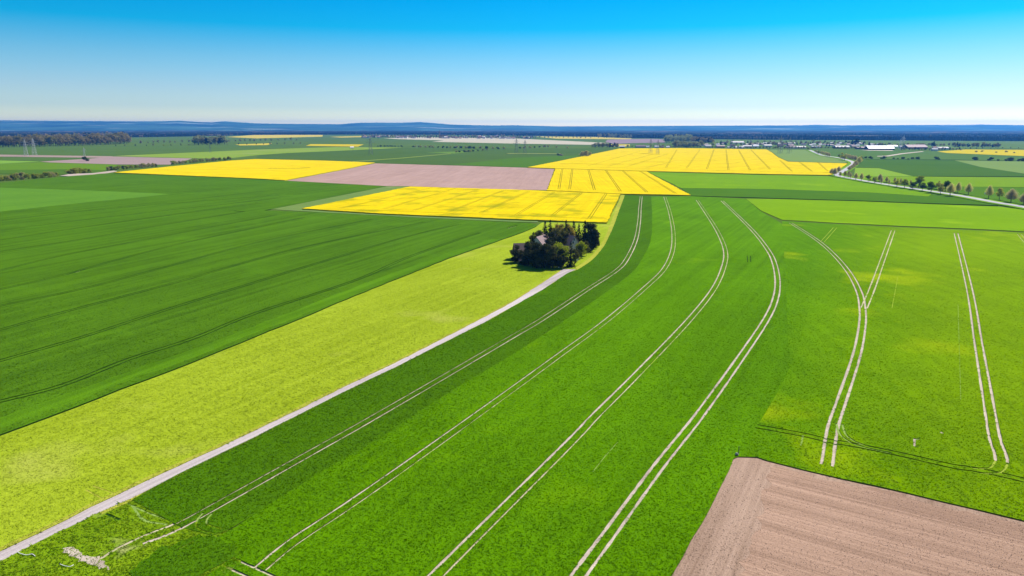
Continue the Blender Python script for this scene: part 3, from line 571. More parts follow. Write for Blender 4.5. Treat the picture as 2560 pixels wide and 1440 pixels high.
def leaf_cloud(pts, nrm, size, flat=0.0, up=0.0):
    """one quad (two triangles) per point, turned at random, partly facing outwards"""
    n = len(pts); a = RNG.normal(size=(n, 3)) + nrm * 0.9; a[:, 2] += up
    a /= np.linalg.norm(a, axis=1)[:, None]
    t = np.cross(a, RNG.normal(size=(n, 3))); t /= np.linalg.norm(t, axis=1)[:, None]; b = np.cross(a, t)
    s = (size * (0.55 + 0.9 * RNG.random(n)))[:, None]; k = 0.55 + .4 * RNG.random((n, 1))
    V = np.stack([pts - t * s * .5, pts + b * s * k * .5, pts + t * s * .5, pts - b * s * k * .5], 1).reshape(-1, 3)
    return V, np.arange(4 * n).reshape(-1, 4)
def trunk_mesh(h, r, limbs, spread, seed, top=.85, fork=.35):
    """tapered trunk with limbs that run up into the crown"""
    rg = random.Random(seed); V = []; F = []
    def tube(p, q, r0, r1, k=6, seg=3, bend=0.0):
        p = np.array(p, float); q = np.array(q, float); d = q - p; L = np.linalg.norm(d); d /= L
        u = np.cross(d, (0.3, .9, .1)); u /= np.linalg.norm(u); v = np.cross(d, u); i0 = len(V)
        off = u * rg.uniform(-bend, bend) * L + v * rg.uniform(-bend, bend) * L
        for s in range(seg + 1):
            t = s / seg; c = p + (q - p) * t + off * math.sin(math.pi * t); rr = r0 + (r1 - r0) * t
            for j in range(k): a = 2 * math.pi * j / k; V.append(c + (u * math.cos(a) + v * math.sin(a)) * rr)
        for s in range(seg):
            for j in range(k): F.append((i0 + s * k + j, i0 + s * k + (j + 1) % k, i0 + (s + 1) * k + (j + 1) % k, i0 + (s + 1) * k + j))
    tube((0, 0, -.1), (rg.uniform(-.1, .1), rg.uniform(-.1, .1), h * top), r, r * .25, 7, 5, .02)
    for i in range(limbs):
        z0 = h * (fork + (top - fork - .1) * i / max(1, limbs)); a = i * 2.4 + rg.uniform(-.4, .4); L = spread * (1 - .5 * i / max(1, limbs)) * rg.uniform(.7, 1)
        tube((0, 0, z0), (math.cos(a) * L, math.sin(a) * L, z0 + L * rg.uniform(.5, 1.1)), r * .42, r * .08, 5, 3, .08)
    return np.array(V), np.array(F)
def crown_decid(h, w, base, n, leaf, seed, lobes=9, pointed=0.0, open_=0.0):
    """uneven crown: lobes of leaf clumps with gaps between them"""
    rg = np.random.default_rng(seed); pts = []; nr = []
    cz = (h + base) / 2; rz = (h - base) / 2
    L = [((0, 0, cz), min(w, rz) * .62)]
    for i in range(lobes):
        a = i * 2.4 + rg.normal(0, .3); t = rg.uniform(-.75, .8); rr = w * math.sqrt(max(.05, 1 - t * t)) * (1 - pointed * max(0, t) * .9) * rg.uniform(.55, .82)
        L.append(((math.cos(a) * rr, math.sin(a) * rr, cz + t * rz), w * rg.uniform(.28, .46)))
    L.append(((rg.normal(0, .1) * w, rg.normal(0, .1) * w, h - w * .3), w * (.42 - .2 * pointed)))
    wts = np.array([l[1] ** 2 for l in L]); wts /= wts.sum()
    for (c, r), k in zip(L, (wts * n).astype(int)):
        d = rg.normal(size=(k, 3)); d /= np.linalg.norm(d, axis=1)[:, None]; q = r * (rg.random(k) ** (.33 + open_)) [:, None] * np.array((1, 1, .85))
        q = q * (1 + .25 * rg.normal(size=(k, 1))); p = np.array(c) + d * q; pts.append(p); nr.append(d)
    P = np.vstack(pts); Nn = np.vstack(nr); ok = P[:, 2] > base * .75; return leaf_cloud(P[ok], Nn[ok], leaf, up=.3)
def crown_conifer(h, w, base, n, leaf, seed, droop=.25, taper=1.0):
    """whorls of drooping boughs, narrowing to a leader"""
    rg = np.random.default_rng(seed); P = []; Nn = []; whorls = int((h - base) / .62)
    for i in range(whorls):
        t = i / whorls; z = base + (h - base) * t; r = w * (1 - t) ** taper * rg.uniform(.8, 1.12) + .15; k = max(5, int(10 * (1 - t * .5)))
        for j in range(k):
            a = 2 * math.pi * (j + .5 * (i % 2)) / k + rg.normal(0, .16); rr = r * rg.uniform(.7, 1.15); m = max(3, int(rr / .24))
            for q in range(m):
                f = (q + rg.random()) / m; P.append((math.cos(a) * rr * f + rg.normal(0, .1), math.sin(a) * rr * f + rg.normal(0, .1), z - droop * rr * f + .15 * rr * f * f + rg.normal(0, .1))); Nn.append((math.cos(a), math.sin(a), .4))
    for q in range(14): P.append((rg.normal(0, .06), rg.normal(0, .06), h - .9 + q * .08)); Nn.append((0, 0, 1))
    return leaf_cloud(np.array(P), np.array(Nn), .62)
def crown_twigs(h, w, base, n, seed, pointed=.4):
    """bare spring crown: fans of slim twigs and a veil of small buds"""
    rg = np.random.default_rng(seed); V = []; F = []; cz = base + (h - base) * .45
    P = []; Nn = []
    for i in range(n):
        a = rg.random() * 2 * math.pi; t = rg.random() ** .8; el = rg.uniform(-1.0, 1.0); zt = base + (h - base) * (el * .5 + .5)
        prof = math.sin(math.pi * min(1, max(.04, (zt - base) / (h - base))) ** (.66)) ** .6; rr = w * prof * (1 - pointed * .35 * max(0, el)) * rg.uniform(.55, 1.08)
        tip = np.array((math.cos(a) * rr, math.sin(a) * rr, zt)); rt = np.array((tip[0] * .22, tip[1] * .22, base * .9 + (zt - base) * .35))
        s = rt + (tip - rt) * rg.uniform(.15, .6); d = tip - s; sd = np.cross(d, rg.normal(size=3)); sd /= np.linalg.norm(sd) + 1e-6; k = .05 + .03 * rg.random()
        i0 = len(V); V += [s + sd * k, s - sd * k, tip]; F.append((i0, i0 + 1, i0 + 2))
        for q in range(1 + (i % 2)): P.append(s + d * rg.uniform(.35, 1.05) + rg.normal(0, .16, 3)); Nn.append(d / (np.linalg.norm(d) + 1e-6))
    LV, LF = leaf_cloud(np.array(P), np.array(Nn), .30)
    LT = np.vstack([LF[:, [0, 1, 2]], LF[:, [0, 2, 3]]])
    return np.vstack([np.array(V), LV]), np.vstack([np.array(F), LT + len(V)])
PROTO = {}
def proto(key, name, h, tv, cv, leafmat):
    PROTO[key] = (name, h, mesh_np(key + '_trunk', *tv) if tv else None, mesh_np(key + '_crown', *cv))
    if tv: PROTO[key][2].materials.append(M['bark'])
    PROTO[key][3].materials.append(M[leafmat])
for i in range(3):
    proto(f'spruce{i}', 'conifer_tree', 12, trunk_mesh(12, .22, 0, 0, i, .95), crown_conifer(12, 3.1 + .3 * i, .6, 0, .4, i, .3, .72), 'lf_conifer')
    proto(f'pine{i}', 'pine_tree', 11, trunk_mesh(11, .24, 6, 2.4, 10 + i), crown_decid(11, 3.9, .3, 4600, .62, 20 + i, 14, .25), 'lf_pine')
    proto(f'dull{i}', 'broadleaf_tree', 11, trunk_mesh(11, .24, 7, 2.8, 30 + i), crown_decid(11, 3.6, 1.4, 3000, .5, 40 + i, 12), 'lf_dull')
    proto(f'green{i}', 'broadleaf_tree', 10, trunk_mesh(10, .26, 7, 2.6, 50 + i), crown_decid(10, 3.6, 2.0, 2300, .5, 60 + i, 10, .2), 'lf_green')
    proto(f'dgreen{i}', 'broadleaf_tree', 10, trunk_mesh(10, .26, 7, 2.6, 50 + i), crown_decid(10, 4.0, 2.2, 2600, .55, 65 + i, 11), 'lf_dgreen')
    proto(f'yellow{i}', 'broadleaf_tree', 10, trunk_mesh(10, .25, 7, 2.4, 70 + i), crown_decid(10, 3.3, 2.2, 1900, .5, 80 + i, 10, .35), 'lf_yellow')
    proto(f'orange{i}', 'broadleaf_tree', 10, trunk_mesh(10, .22, 7, 2.4, 90 + i), crown_decid(10, 3.0, 1.5, 2200, .5, 95 + i, 10, .3), 'lf_orange')
    proto(f'tan{i}', 'budding_tree', 10, trunk_mesh(10, .27, 11, 2.8, 100 + i, .88, .28), crown_twigs(10, 3.4, 2.6, 1000, 110 + i, .45), 'lf_tan')
    proto(f'brown{i}', 'budding_tree', 10, trunk_mesh(10, .30, 12, 3.4, 120 + i, .82, .26), crown_twigs(10, 4.4, 2.4, 1300, 130 + i, .3), 'lf_brown')
    proto(f'thin{i}', 'budding_tree', 10, trunk_mesh(10, .2, 8, 1.8, 140 + i, .9, .3), crown_twigs(10, 2.2, 2.8, 500, 150 + i, .6), 'lf_brown')
    proto(f'olive{i}', 'wood_tree', 10, trunk_mesh(10, .28, 5, 2.8, 160 + i), crown_decid(10, 4.6, 1.2, 900, .9, 170 + i, 9), 'lf_woodo')
    proto(f'wbrown{i}', 'wood_tree', 10, trunk_mesh(10, .28, 5, 2.8, 160 + i), crown_decid(10, 4.8, 1.0, 900, .9, 180 + i, 9), 'lf_wood')
    proto(f'poplar{i}', 'wood_tree', 10, trunk_mesh(10, .28, 5, 2.6, 190 + i), crown_decid(10, 4.2, .9, 900, .9, 200 + i, 9), 'lf_greyg')
    proto(f'wdark{i}', 'wood_tree', 10, trunk_mesh(10, .25, 4, 2.0, 210 + i), crown_decid(10, 3.4, .8, 800, .9, 220 + i, 8, .4), 'lf_conifer')
    proto(f'shrub{i}', 'shrub', 3, None, crown_decid(3, 2.1, .05, 700, .5, 230 + i, 9), 'lf_shrub')
    proto(f'dshrub{i}', 'shrub', 3, None, crown_decid(3, 2.1, .05, 700, .5, 240 + i, 8), 'lf_dshrub')
    proto(f'oshrub{i}', 'shrub', 3, None, crown_decid(3, 2.1, .05, 600, .5, 250 + i, 8), 'lf_olive')
def plant(key, x, y, height, label, cat, group=None, wide=1.0, name=None, z=0.0):
    nm, h, tm, cm = PROTO[key]; k = height / h; nm = name or nm; rz = random.uniform(0, 6.28)
    if tm is None:
        o = link(nm, cm); o.location = (x, y, z); o.rotation_euler = (0, 0, rz); o.scale = (k * wide, k * wide, k)
    else:
        o = empty(nm, (x, y, z), rz, (k * wide, k * wide, k))
        link('trunk', tm, o); link('crown', cm, o)
    return tag(o, label, cat, group)
def kind_(k): return k + str(random.randrange(3))
ORD = ['first', 'second', 'third', 'fourth', 'fifth', 'sixth', 'seventh', 'eighth', 'ninth', 'tenth', 'eleventh', 'twelfth', 'thirteenth', 'fourteenth', 'fifteenth', 'sixteenth', 'seventeenth', 'eighteenth', 'nineteenth', 'twentieth']
TENS = {2: 'twenty', 3: 'thirty', 4: 'forty', 5: 'fifty', 6: 'sixty', 7: 'seventy', 8: 'eighty', 9: 'ninety'}
def ordn(i):
    if i <= 20: return ORD[i - 1]
    t, u = divmod(i, 10)
    return (TENS[t][:-1] + 'ieth') if u == 0 else TENS[t] + '-' + ORD[u - 1]

# --- farmstead trees: (x, base y, height m, kind, width factor)
FT = [(1291, 657, 8.6, 'pine', 1.15), (1321, 652, 9.5, 'pine', .9), (1322, 664, 10.5, 'pine', 1.05), (1333, 642, 12.6, 'spruce', .85), (1343, 669, 11.8, 'pine', 1.1),
      (1330, 630, 9.0, 'dull', .9), (1338, 656, 10.0, 'pine', .9), (1361, 671, 11.6, 'pine', 1.1), (1372, 657, 11.5, 'pine', 1.0), (1381, 671, 10.8, 'dull', 1.1), (1388, 661, 11.0, 'pine', 1.0),
      (1396, 666, 11.4, 'green', 1.15), (1402, 671, 9.0, 'pine', 1.0), (1426, 668, 12.0, 'spruce', .85), (1437, 664, 8.0, 'dull', .7), (1453, 646, 8.6, 'green', .9), (1447, 648, 6.5, 'dull', .9),
      (1346, 614, 8.5, 'dull', .95), (1350, 611, 8.0, 'green', .7), (1366, 634, 12.0, 'spruce', 1.1), (1379, 635, 11.5, 'pine', .9), (1362, 619, 14.4, 'spruce', .95), (1375, 617, 14.6, 'spruce', .95),
      (1388, 614, 12.2, 'orange', 1.0), (1403, 612, 12.0, 'orange', .9), (1393, 630, 12.5, 'dull', 1.15), (1408, 632, 12.2, 'dull', .95), (1414, 616, 14.6, 'spruce', .95), (1420, 612, 12.0, 'orange', .95), (1430, 618, 11.0, 'orange', .8),
      (1433, 612, 13.2, 'spruce', .9), (1421, 630, 12.8, 'spruce', .85), (1446, 620, 13.2, 'spruce', .75), (1439, 630, 11.0, 'spruce', .8), (1461, 622, 15.0, 'spruce', 1.15), (1470, 632, 13.0, 'spruce', .8), (1478, 618, 13.2, 'pine', 1.0), (1484, 622, 10.5, 'pine', .8), (1466, 640, 7.5, 'dull', .6)]
def stand(i, T):
    x, y, h, k, wd = T; side = 'left' if x < 1335 else ('right' if x > 1440 else 'middle'); dep = 'front' if y > 650 else ('back' if y < 624 else 'centre')
    return side, dep
cnt = {}
for i, T in enumerate(FT): cnt.setdefault((stand(i, T), T[3]), []).append(i)
KN = {'pine': 'dark grey green pine', 'spruce': 'dark spiky spruce', 'dull': 'dull olive broadleaf tree', 'green': 'yellow green leafy tree', 'orange': 'tan yellow budding tree'}
CN = {'pine': 'pine tree', 'spruce': 'spruce tree', 'dull': 'tree', 'green': 'tree', 'orange': 'tree'}
for (sd, kd), idx in cnt.items():
    idx.sort(key=lambda i: FT[i][0])
    for q, i in enumerate(idx):
        x, y, h, k, wd = FT[i]; X, Y = at(x, y)
        lab = f'{KN[k]} at the {sd[1]} {sd[0]} of the farm grove'.replace('centre middle', 'very centre')
        if len(idx) > 1: lab += f', {ordn(q + 1)} from left'
        plant(kind_(k), X, Y, h, lab, CN[k], 'trees around the farmstead', wd * 1.05, z=.1)
for q_, (x, y, h) in enumerate([(1300, 662, 1.6), (1311, 663, 1.4), (1440, 640, 2.0), (1456, 640, 2.2), (1335, 668, 1.8), (1372, 671, 1.5)]):
    plant(kind_('dshrub'), *at(x, y), h, 'low dark shrub at the foot of the farm grove, ' + ('leftmost', 'second from left', 'second from right', 'rightmost', 'third from left', 'third from right')[q_], 'shrub', 'low shrubs of the farmstead grove', z=.1)

# --- avenue: (x, base y, height px, kind)
AV = [(2305, 478, 20, 'dgreen', 1.1), (2327, 481.5, 25, 'dgreen', 1.15), (2351, 486, 25, 'yellow', 1.0), (2375, 489.5, 31, 'tan', 1.15), (2363, 479, 25, 'dgreen', .95), (2345, 475.5, 23, 'yellow', .9), (2394, 484, 28, 'tan', .9), (2420, 488, 30, 'tan', 1.0),
      (2471, 497, 33, 'tan', .95), (2498, 500, 29, 'yellow', .95), (2527, 506.5, 34, 'brown', 1.05), (2558, 513, 31, 'brown', .95), (2600, 521, 32, 'tan', 1), (2296, 470, 29, 'green', 1.1), (2282, 474, 18, 'dgreen', 1.3), (2261, 470.5, 22, 'green', 1.1), (2242, 468, 21, 'yellow', 1.1),
      (2276, 464, 15, 'thin', 1), (2251, 462, 17, 'thin', 1), (2236, 460, 17, 'thin', 1.1), (2222, 464, 16, 'thin', 1), (2216, 458, 17, 'tan', .9), (2203, 460.5, 18, 'thin', 1.1), (2199, 456, 21, 'brown', .8), (2186, 458, 15, 'green', 1.3), (2170, 455.5, 18, 'green', 1), (2153, 452.5, 20, 'tan', .9), (2139, 450, 18, 'tan', 1), (2126, 447, 15, 'thin', 1.1),
      (2121, 444, 19, 'thin', 1), (2112, 444, 16, 'yellow', .9), (2100, 443, 13, 'yellow', 1), (2086, 440, 20, 'brown', .9), (2079, 438, 17, 'brown', 1), (2096, 432, 16, 'brown', 1), (2123, 427, 12, 'brown', 1.2), (2129, 423, 11, 'brown', 1.2), (2139, 417, 16, 'brown', 1.1), (2134, 420, 12, 'brown', 1.1), (2147, 412, 20, 'tan', 1.1), (2151, 407, 17, 'yellow', 1),
      (2138, 402, 13, 'brown', 1.1), (2131, 400, 12, 'brown', 1.2), (2125, 398, 11, 'brown', 1.2), (2120, 396, 11, 'tan', 1.2), (2115, 394, 10, 'tan', 1.2), (2111, 402, 16, 'yellow', 1.1), (2105, 401, 18, 'yellow', 1.1), (2097, 396, 10, 'green', 1), (2073, 393, 11, 'thin', 1.4), (2068, 391.5, 11, 'brown', 1.1), (2063, 390, 11, 'tan', 1.2), (2057, 388.5, 11, 'tan', 1.2), (2052, 387, 10, 'tan', 1.2), (2046, 385.5, 8, 'green', 1.3), (2041, 383.5, 8, 'tan', 1.2), (2037, 381, 5, 'green', 1.3), (2020, 375.5, 7, 'green', 1.6)]
AK = {'dgreen': 'dark green leafy', 'green': 'yellow green leafy', 'yellow': 'pale yellow budding', 'tan': 'tan budding', 'brown': 'bare brown', 'thin': 'slim bare grey'}
AV.sort(key=lambda t: -t[0])
for i, (x, y, hp, k, wd) in enumerate(AV):
    X, Y = at(x, y, .6); lab = f'{AK[k]} roadside tree, {ordn(i)} of the avenue counted from the right edge' if i else 'tan budding roadside tree just outside the right edge'
    plant(kind_(k), X, Y, hgt(y, hp), lab, 'tree', 'trees of the avenue', wd, z=.6)

# --- hedges on the left
def hedge(line, n, hpx, kinds, lab, grp, wide=1.0):
    Lp = sm(line, 8); k = 0
    for i in range(n):
        t = (i + random.uniform(.2, .8)) / n * (len(Lp) - 1); a = int(t); f = t - a; b = min(a + 1, len(Lp) - 1)
        x = Lp[a][0] * (1 - f) + Lp[b][0] * f; y = Lp[a][1] * (1 - f) + Lp[b][1] * f; hp = hpx[0] + (hpx[1] - hpx[0]) * i / max(1, n - 1); hp *= random.uniform(.75, 1.15)
        plant(kind_(random.choice(kinds)), *at(x, y), hgt(y, hp), f'{lab}, {ordn(i + 1)} from the left', 'shrub', grp, wide * random.uniform(.85, 1.25))
hedge([(-40, 458), (0, 453), (80, 447), (150, 441)], 17, (19, 11), ['shrub', 'shrub', 'oshrub'], 'leafy green shrub of the hedge at the left edge', 'shrubs of the left hedge', .95)
hedge([(174, 436.5), (200, 434), (226, 432)], 6, (13, 12), ['shrub'], 'leafy shrub of the short hedge by the sandy turning place', 'shrubs of the short hedge', 1.0)
hedge([(268, 427), (300, 424), (350, 420), (396, 416)], 14, (10, 9), ['oshrub', 'dshrub', 'shrub'], 'loose olive shrub along the left edge of the rapeseed', 'shrubs of the loose hedge', .9)
hedge([(428, 412), (500, 405), (574, 400.5)], 17, (8, 9), ['shrub', 'oshrub'], 'green shrub of the long hedge behind the rapeseed', 'shrubs of the long hedge', .9)
plant('dshrub1', *at(214, 403), hgt(403, 11), 'single dark round bush in the pinkish field below a small pylon', 'bush')
plant('oshrub0', *at(1462, 391.5), hgt(391, 13), 'largest lone bush at the left edge of the big rapeseed field', 'bush', None, 1.4)
plant('oshrub1', *at(1474, 389.5), hgt(389, 8), 'smaller bush touching the largest lone bush by the rapeseed', 'bush', None, 1.2)
hedge([(940, 366.5), (975, 366.3), (1006, 366.8)], 9, (3.0, 3.0), ['dshrub'], 'low dark shrub in the far hedge right of the single pylon', 'shrubs of the low far hedge', 1.3)
hedge([(1028, 367.5), (1062, 368.5), (1110, 370), (1150, 370.5), (1200, 372), (1272, 373)], 22, (4, 6), ['dshrub', 'oshrub'], 'small dark shrub in the far row left of the twin pylons', 'shrubs of the far row', 1.1)
hedge([(1138, 381), (1165, 380), (1185, 378.5), (1225, 374.5)], 10, (4.5, 3.5), ['dshrub', 'oshrub'], 'dark shrub beside the small light green patch', 'shrubs beside the light green patch', 1.2)
hedge([(1296, 371.5), (1330, 370), (1365, 368), (1430, 371)], 9, (5, 4), ['dshrub', 'oshrub'], 'dark shrub in the green field right of the twin pylons', 'shrubs right of the twin pylons', 1.1)
for i, (x, y, hp) in enumerate([(2154, 397, 5), (2164, 396.5, 5), (2176, 397.5, 6.5), (2203, 397.5, 4), (2210, 397.5, 7), (2234, 398, 4), (2244, 398, 3), (2257, 398, 5.5), (2271, 399, 3), (2281, 398, 5), (2294, 398.5, 6.5), (2341, 399, 7), (2348, 399.5, 3), (2437, 400.5, 8), (2476, 401.5, 8), (2495, 402, 4), (2515, 403, 5), (2525, 403, 9), (2547, 403.5, 6), (2559, 403, 8)]):
    plant(kind_('dshrub'), *at(x, y), hgt(y, hp), f'round dark shrub along the field edge on the right, {ordn(i + 1)} from the avenue', 'shrub', 'shrubs in the row on the right', 1.25)
for i, (x, y, hp) in enumerate([(2402, 376, 2.5), (2440, 381, 4), (2455, 380, 4), (2490, 382, 3), (2515, 381, 4), (2535, 383, 3)]):
    plant(kind_('oshrub'), *at(x, y), hgt(y, hp), f'small bush by the yellow field at the right edge, {ordn(i + 1)} from the left', 'shrub', 'bushes by the yellow field', 1.3)
# --- woods
MASS = []
LOW = {k: crown_decid(10, {'wdark': 3.2}.get(k, 4.6), .5, 90, 2.2, 300 + i, 7) for i, k in enumerate(('olive', 'wbrown', 'poplar', 'wdark'))}
TINTS = {'olive': 0.0, 'wbrown': .35, 'poplar': .7, 'wdark': 1.0}
def wood(line, rows, step, hpx, kinds, lab, grp, mass=False):
    for r in range(rows):
        Lp = sm(line, 6); q = 0
        x0, x1 = Lp[0][0], Lp[-1][0]; x = x0 + random.uniform(0, step)
        while x < x1:
            y = np.interp(x, [p[0] for p in Lp], [p[1] for p in Lp]) - r * 1.6
            kk = random.choice(kinds)
            if mass: MASS.append((kk, *at(x, y), hgt(y, random.uniform(*hpx)) / 10))
            q += 1; l2 = lab + (f', {("front", "second", "third", "fourth")[r]} row' if rows > 1 else '') + f', {ordn(q)} from left'
            if not mass: plant(kind_(kk), *at(x, y), hgt(y, random.uniform(*hpx)), l2, 'tree', grp, random.uniform(.9, 1.2))
            x += step * random.uniform(.7, 1.3)
wood([(-60, 369), (60, 367.5), (180, 364.5), (290, 361), (328, 358)], 3, 12, (17, 26), ['olive', 'wbrown', 'wbrown'], 'brown or olive tree, brown wood at left edge', 'trees of the brown wood')
wood([(0, 355), (150, 350), (320, 346)], 2, 12, (12, 16), ['olive', 'wdark', 'wbrown'], 'tree in the back rows of the brown wood at the left edge', 'back trees of the brown wood', True)
wood([(482, 362), (520, 362), (562, 361)], 3, 10, (13, 20), ['olive', 'poplar', 'wdark'], 'tree of the olive clump near yellow strips', 'trees of the olive clump')
wood([(345, 359), (420, 357), (480, 356), (640, 353), (750, 351)], 1, 14, (4, 8), ['olive', 'wbrown'], 'small bushy tree in the far rows left of the town', 'small far trees on the left', True)
wood([(270, 366), (460, 364), (700, 361), (760, 360)], 1, 22, (3, 6), ['wdark', 'olive'], 'tiny dark tree along the far field edges on the left', 'tiny trees on the far left edges', True)
wood([(1663, 357), (1690, 357.5), (1728, 357)], 3, 9, (14, 18), ['poplar'], 'pale poplar in the clump behind the village', 'trees of the poplar clump')
wood([(1682, 370), (1715, 370.5), (1756, 370)], 3, 8, (11, 16), ['poplar', 'poplar', 'olive'], 'pale tree in the clump left of the village', 'trees of the village clump')
wood([(1730, 359), (1760, 359), (1782, 360)], 3, 7, (12, 15), ['wdark', 'wbrown'], 'dark tree, small wood behind the village', 'trees of the dark wood')
wood([(1478, 369), (1510, 370), (1550, 369.5)], 2, 9, (8, 12), ['poplar', 'olive', 'wdark'], 'bushy tree at the village left end', 'trees left of the village')
wood([(1565, 369), (1600, 368), (1680, 369)], 1, 9, (4, 7), ['olive', 'wbrown'], 'low garden tree between the first houses of the village', 'garden trees at the first houses')
plant('yellow1', *at(1782, 366.5), hgt(366, 11), 'round yellow green tree among the village houses', 'tree', None, 1.3)
wood([(1492, 345), (1530, 345.5), (1578, 346)], 2, 9, (8, 11), ['olive', 'poplar', 'wdark'], 'tree in the pale mixed wood behind the yellow strip', 'trees of the far mixed wood', True)
wood([(1340, 344), (1480, 346)], 1, 10, (3, 6), ['olive', 'wbrown'], 'tree in the far belt behind the pale cream field', 'trees of the far belt', True)
wood([(1765, 371), (1850, 372), (1950, 372.5), (2060, 371), (2150, 373)], 1, 8, (4, 7), ['olive', 'wbrown', 'poplar'], 'low garden tree in the front row of the village', 'front garden trees of the village')
wood([(1790, 364), (1900, 364), (2050, 363), (2150, 364)], 1, 11, (6, 10), ['olive', 'wbrown', 'poplar', 'wdark'], 'garden tree among the village houses', 'garden trees of the village')
wood([(1800, 359), (1950, 358), (2120, 358), (2180, 360)], 1, 14, (5, 9), ['olive', 'wbrown', 'poplar', 'wdark'], 'tree behind the village houses', 'trees behind the village', True)
wood([(2165, 366), (2280, 365), (2400, 366)], 1, 10, (5, 9), ['olive', 'wbrown', 'poplar'], 'tree between the village barns', 'trees between the barns')
wood([(2250, 375), (2330, 376), (2400, 375)], 1, 9, (5, 8), ['wbrown', 'wdark'], 'dark scrubby tree in front of the right barns', 'scrub by the right barns')
wood([(2380, 369), (2440, 369), (2500, 370)], 2, 10, (7, 12), ['wdark', 'olive'], 'dark tree, copse right of the village', 'trees of the right copse')
wood([(2400, 373), (2560, 371)], 1, 16, (3, 5), ['olive', 'poplar'], 'pale bush in the fields right of the village', 'bushes right of the village', True)
for q_, (x, y, hp) in enumerate(sorted([(1792, 364, 9), (1800, 364, 10), (1812, 363, 8), (2130, 364, 14), (2137, 363, 16), (2143, 362, 17), (2158, 363, 9), (2173, 368, 12), (1869, 360, 8), (2331, 368, 13), (2335, 368, 14), (1989, 371, 7), (2066, 368, 8), (2073, 368, 9), (2026, 362, 7)])):
    plant(kind_('wdark'), *at(x, y), hgt(y, hp), f'dark conifer among the village houses, {ordn(q_ + 1)} from left', 'conifer', 'dark conifers of the village', .75)
wood([(905, 345), (1000, 345), (1130, 345.6), (1240, 346), (1345, 347.5)], 2, 6, (3.5, 7), ['olive', 'wbrown', 'poplar', 'wdark'], 'tiny tree among the houses of the distant town', 'trees of the distant town', True)
wood([(900, 341), (1345, 342)], 1, 8, (4, 7), ['olive', 'wbrown', 'wdark'], 'tiny tree behind the houses of the distant town', 'trees behind the distant town', True)

mv = []; mf = []; mt_ = []; nvv = 0
for kk, X, Y, k in MASS:
    V, F = LOW[kk]; a = random.uniform(0, 6.28); c_, s_ = math.cos(a), math.sin(a)
    mv.append(np.stack([X + (V[:, 0] * c_ - V[:, 1] * s_) * k, Y + (V[:, 0] * s_ + V[:, 1] * c_) * k, V[:, 2] * k], 1)); mf.append(F + nvv); mt_.append(np.full(len(V), TINTS[kk])); nvv += len(V)
b = NB('far_tree_leaves'); rp = b.n('ShaderNodeValToRGB'); rp.color_ramp.interpolation = 'CONSTANT'; e = rp.color_ramp.elements
e[0].position = 0; e[0].color = (.26, .245, .10, 1); e[1].position = .9; e[1].color = (.02, .03, .012, 1)
for p_, c_ in ((.2, (.34, .25, .19)), (.55, (.27, .29, .14))): q = e.new(p_); q.color = (*c_, 1)
b.l(b.n('ShaderNodeAttribute', attribute_name='tint').outputs['Fac'], rp.inputs[0]); nn = b.noise(b.pos(), .12, 2); mixd = b.mix(b.rng(nn, .3, .7, 0, .5), rp.outputs[0], (.05, .05, .03)); b.leafy(mixd, .4)
o = link('distant_trees', mesh_np('distant_trees', np.vstack(mv), np.vstack(mf), None, np.concatenate(mt_)), None, [b.m]); tag(o, 'tiny scattered trees and bushes around the distant town and far field edges', 'trees', None, 'stuff')

# ------------------------------------------------------------------ buildings
WALLS = {'white': plain_mat('white_render', (.72, .68, .62), var=.08, objvar=.5), 'cream': plain_mat('cream_render', (.62, .53, .40), var=.1, objvar=.5), 'brick': plain_mat('brick_wall', (.30, .17, .13), var=.2), 'grey': plain_mat('grey_wall', (.30, .28, .27), var=.12), 'pink': plain_mat('pale_gable', (.60, .45, .42), var=.1), 'dark': plain_mat('dark_boards', (.07, .055, .06), var=.25), 'blue': plain_mat('pale_blue_render', (.42, .52, .66), var=.1)}
ROOFS = {'red': plain_mat('red_tiles', (.30, .15, .11), var=.25, objvar=.4), 'pink': plain_mat('faded_tiles', (.44, .315, .285), var=.15, objvar=.4), 'dark': plain_mat('dark_tiles', (.11, .075, .07), var=.25, objvar=.3), 'pale': plain_mat('fibre_sheets', (.72, .64, .57), var=.1, objvar=.5), 'lav': plain_mat('steel_sheets', (.40, .39, .46), .5, .4, var=.06), 'pinkd': plain_mat('old_pink_tiles', (.225, .155, .15), var=.2), 'mauve': plain_mat('weathered_tiles', (.19, .13, .13), var=.2)}
GLASS = plain_mat('window_pane', (.02, .02, .025), .15, .5, var=.1)
HM = {}
def house_meshes(L, W, wh, rh):
    """walls with gables, and an overhanging roof with thickness"""
    k = (round(L, 1), round(W, 1), round(wh, 1), round(rh, 1))
    if k in HM: return HM[k]
    l, w_ = L / 2, W / 2
    V = [(-l, -w_, 0), (l, -w_, 0), (l, w_, 0), (-l, w_, 0), (-l, -w_, wh), (l, -w_, wh), (l, w_, wh), (-l, w_, wh), (-l, 0, wh + rh - .05), (l, 0, wh + rh - .05)]
    F = [[0, 1, 5, 4], [2, 3, 7, 6], [1, 2, 6, 9, 5], [3, 0, 4, 8, 7], [4, 5, 9, 8], [6, 7, 8, 9]]
    wm = mesh_np('walls', V, F)
    o = .45; s = rh / w_; t = .22; a = l + o; b = w_ + o; z0 = wh - o * s + .04; z1 = wh + rh + .04
    V = [(-a, -b, z0), (a, -b, z0), (a, 0, z1), (-a, 0, z1), (a, b, z0), (-a, b, z0)]; V += [(x, y, z + t) for x, y, z in V]
    F = [[6, 7, 8, 9], [9, 8, 10, 11], [0, 3, 2, 1], [3, 5, 4, 2], [0, 1, 7, 6], [4, 5, 11, 10], [1, 2, 8, 7], [2, 4, 10, 8], [3, 0, 6, 9], [5, 3, 9, 11]]
    rm = mesh_np('roof', V, F); HM[k] = (wm, rm); return HM[k]
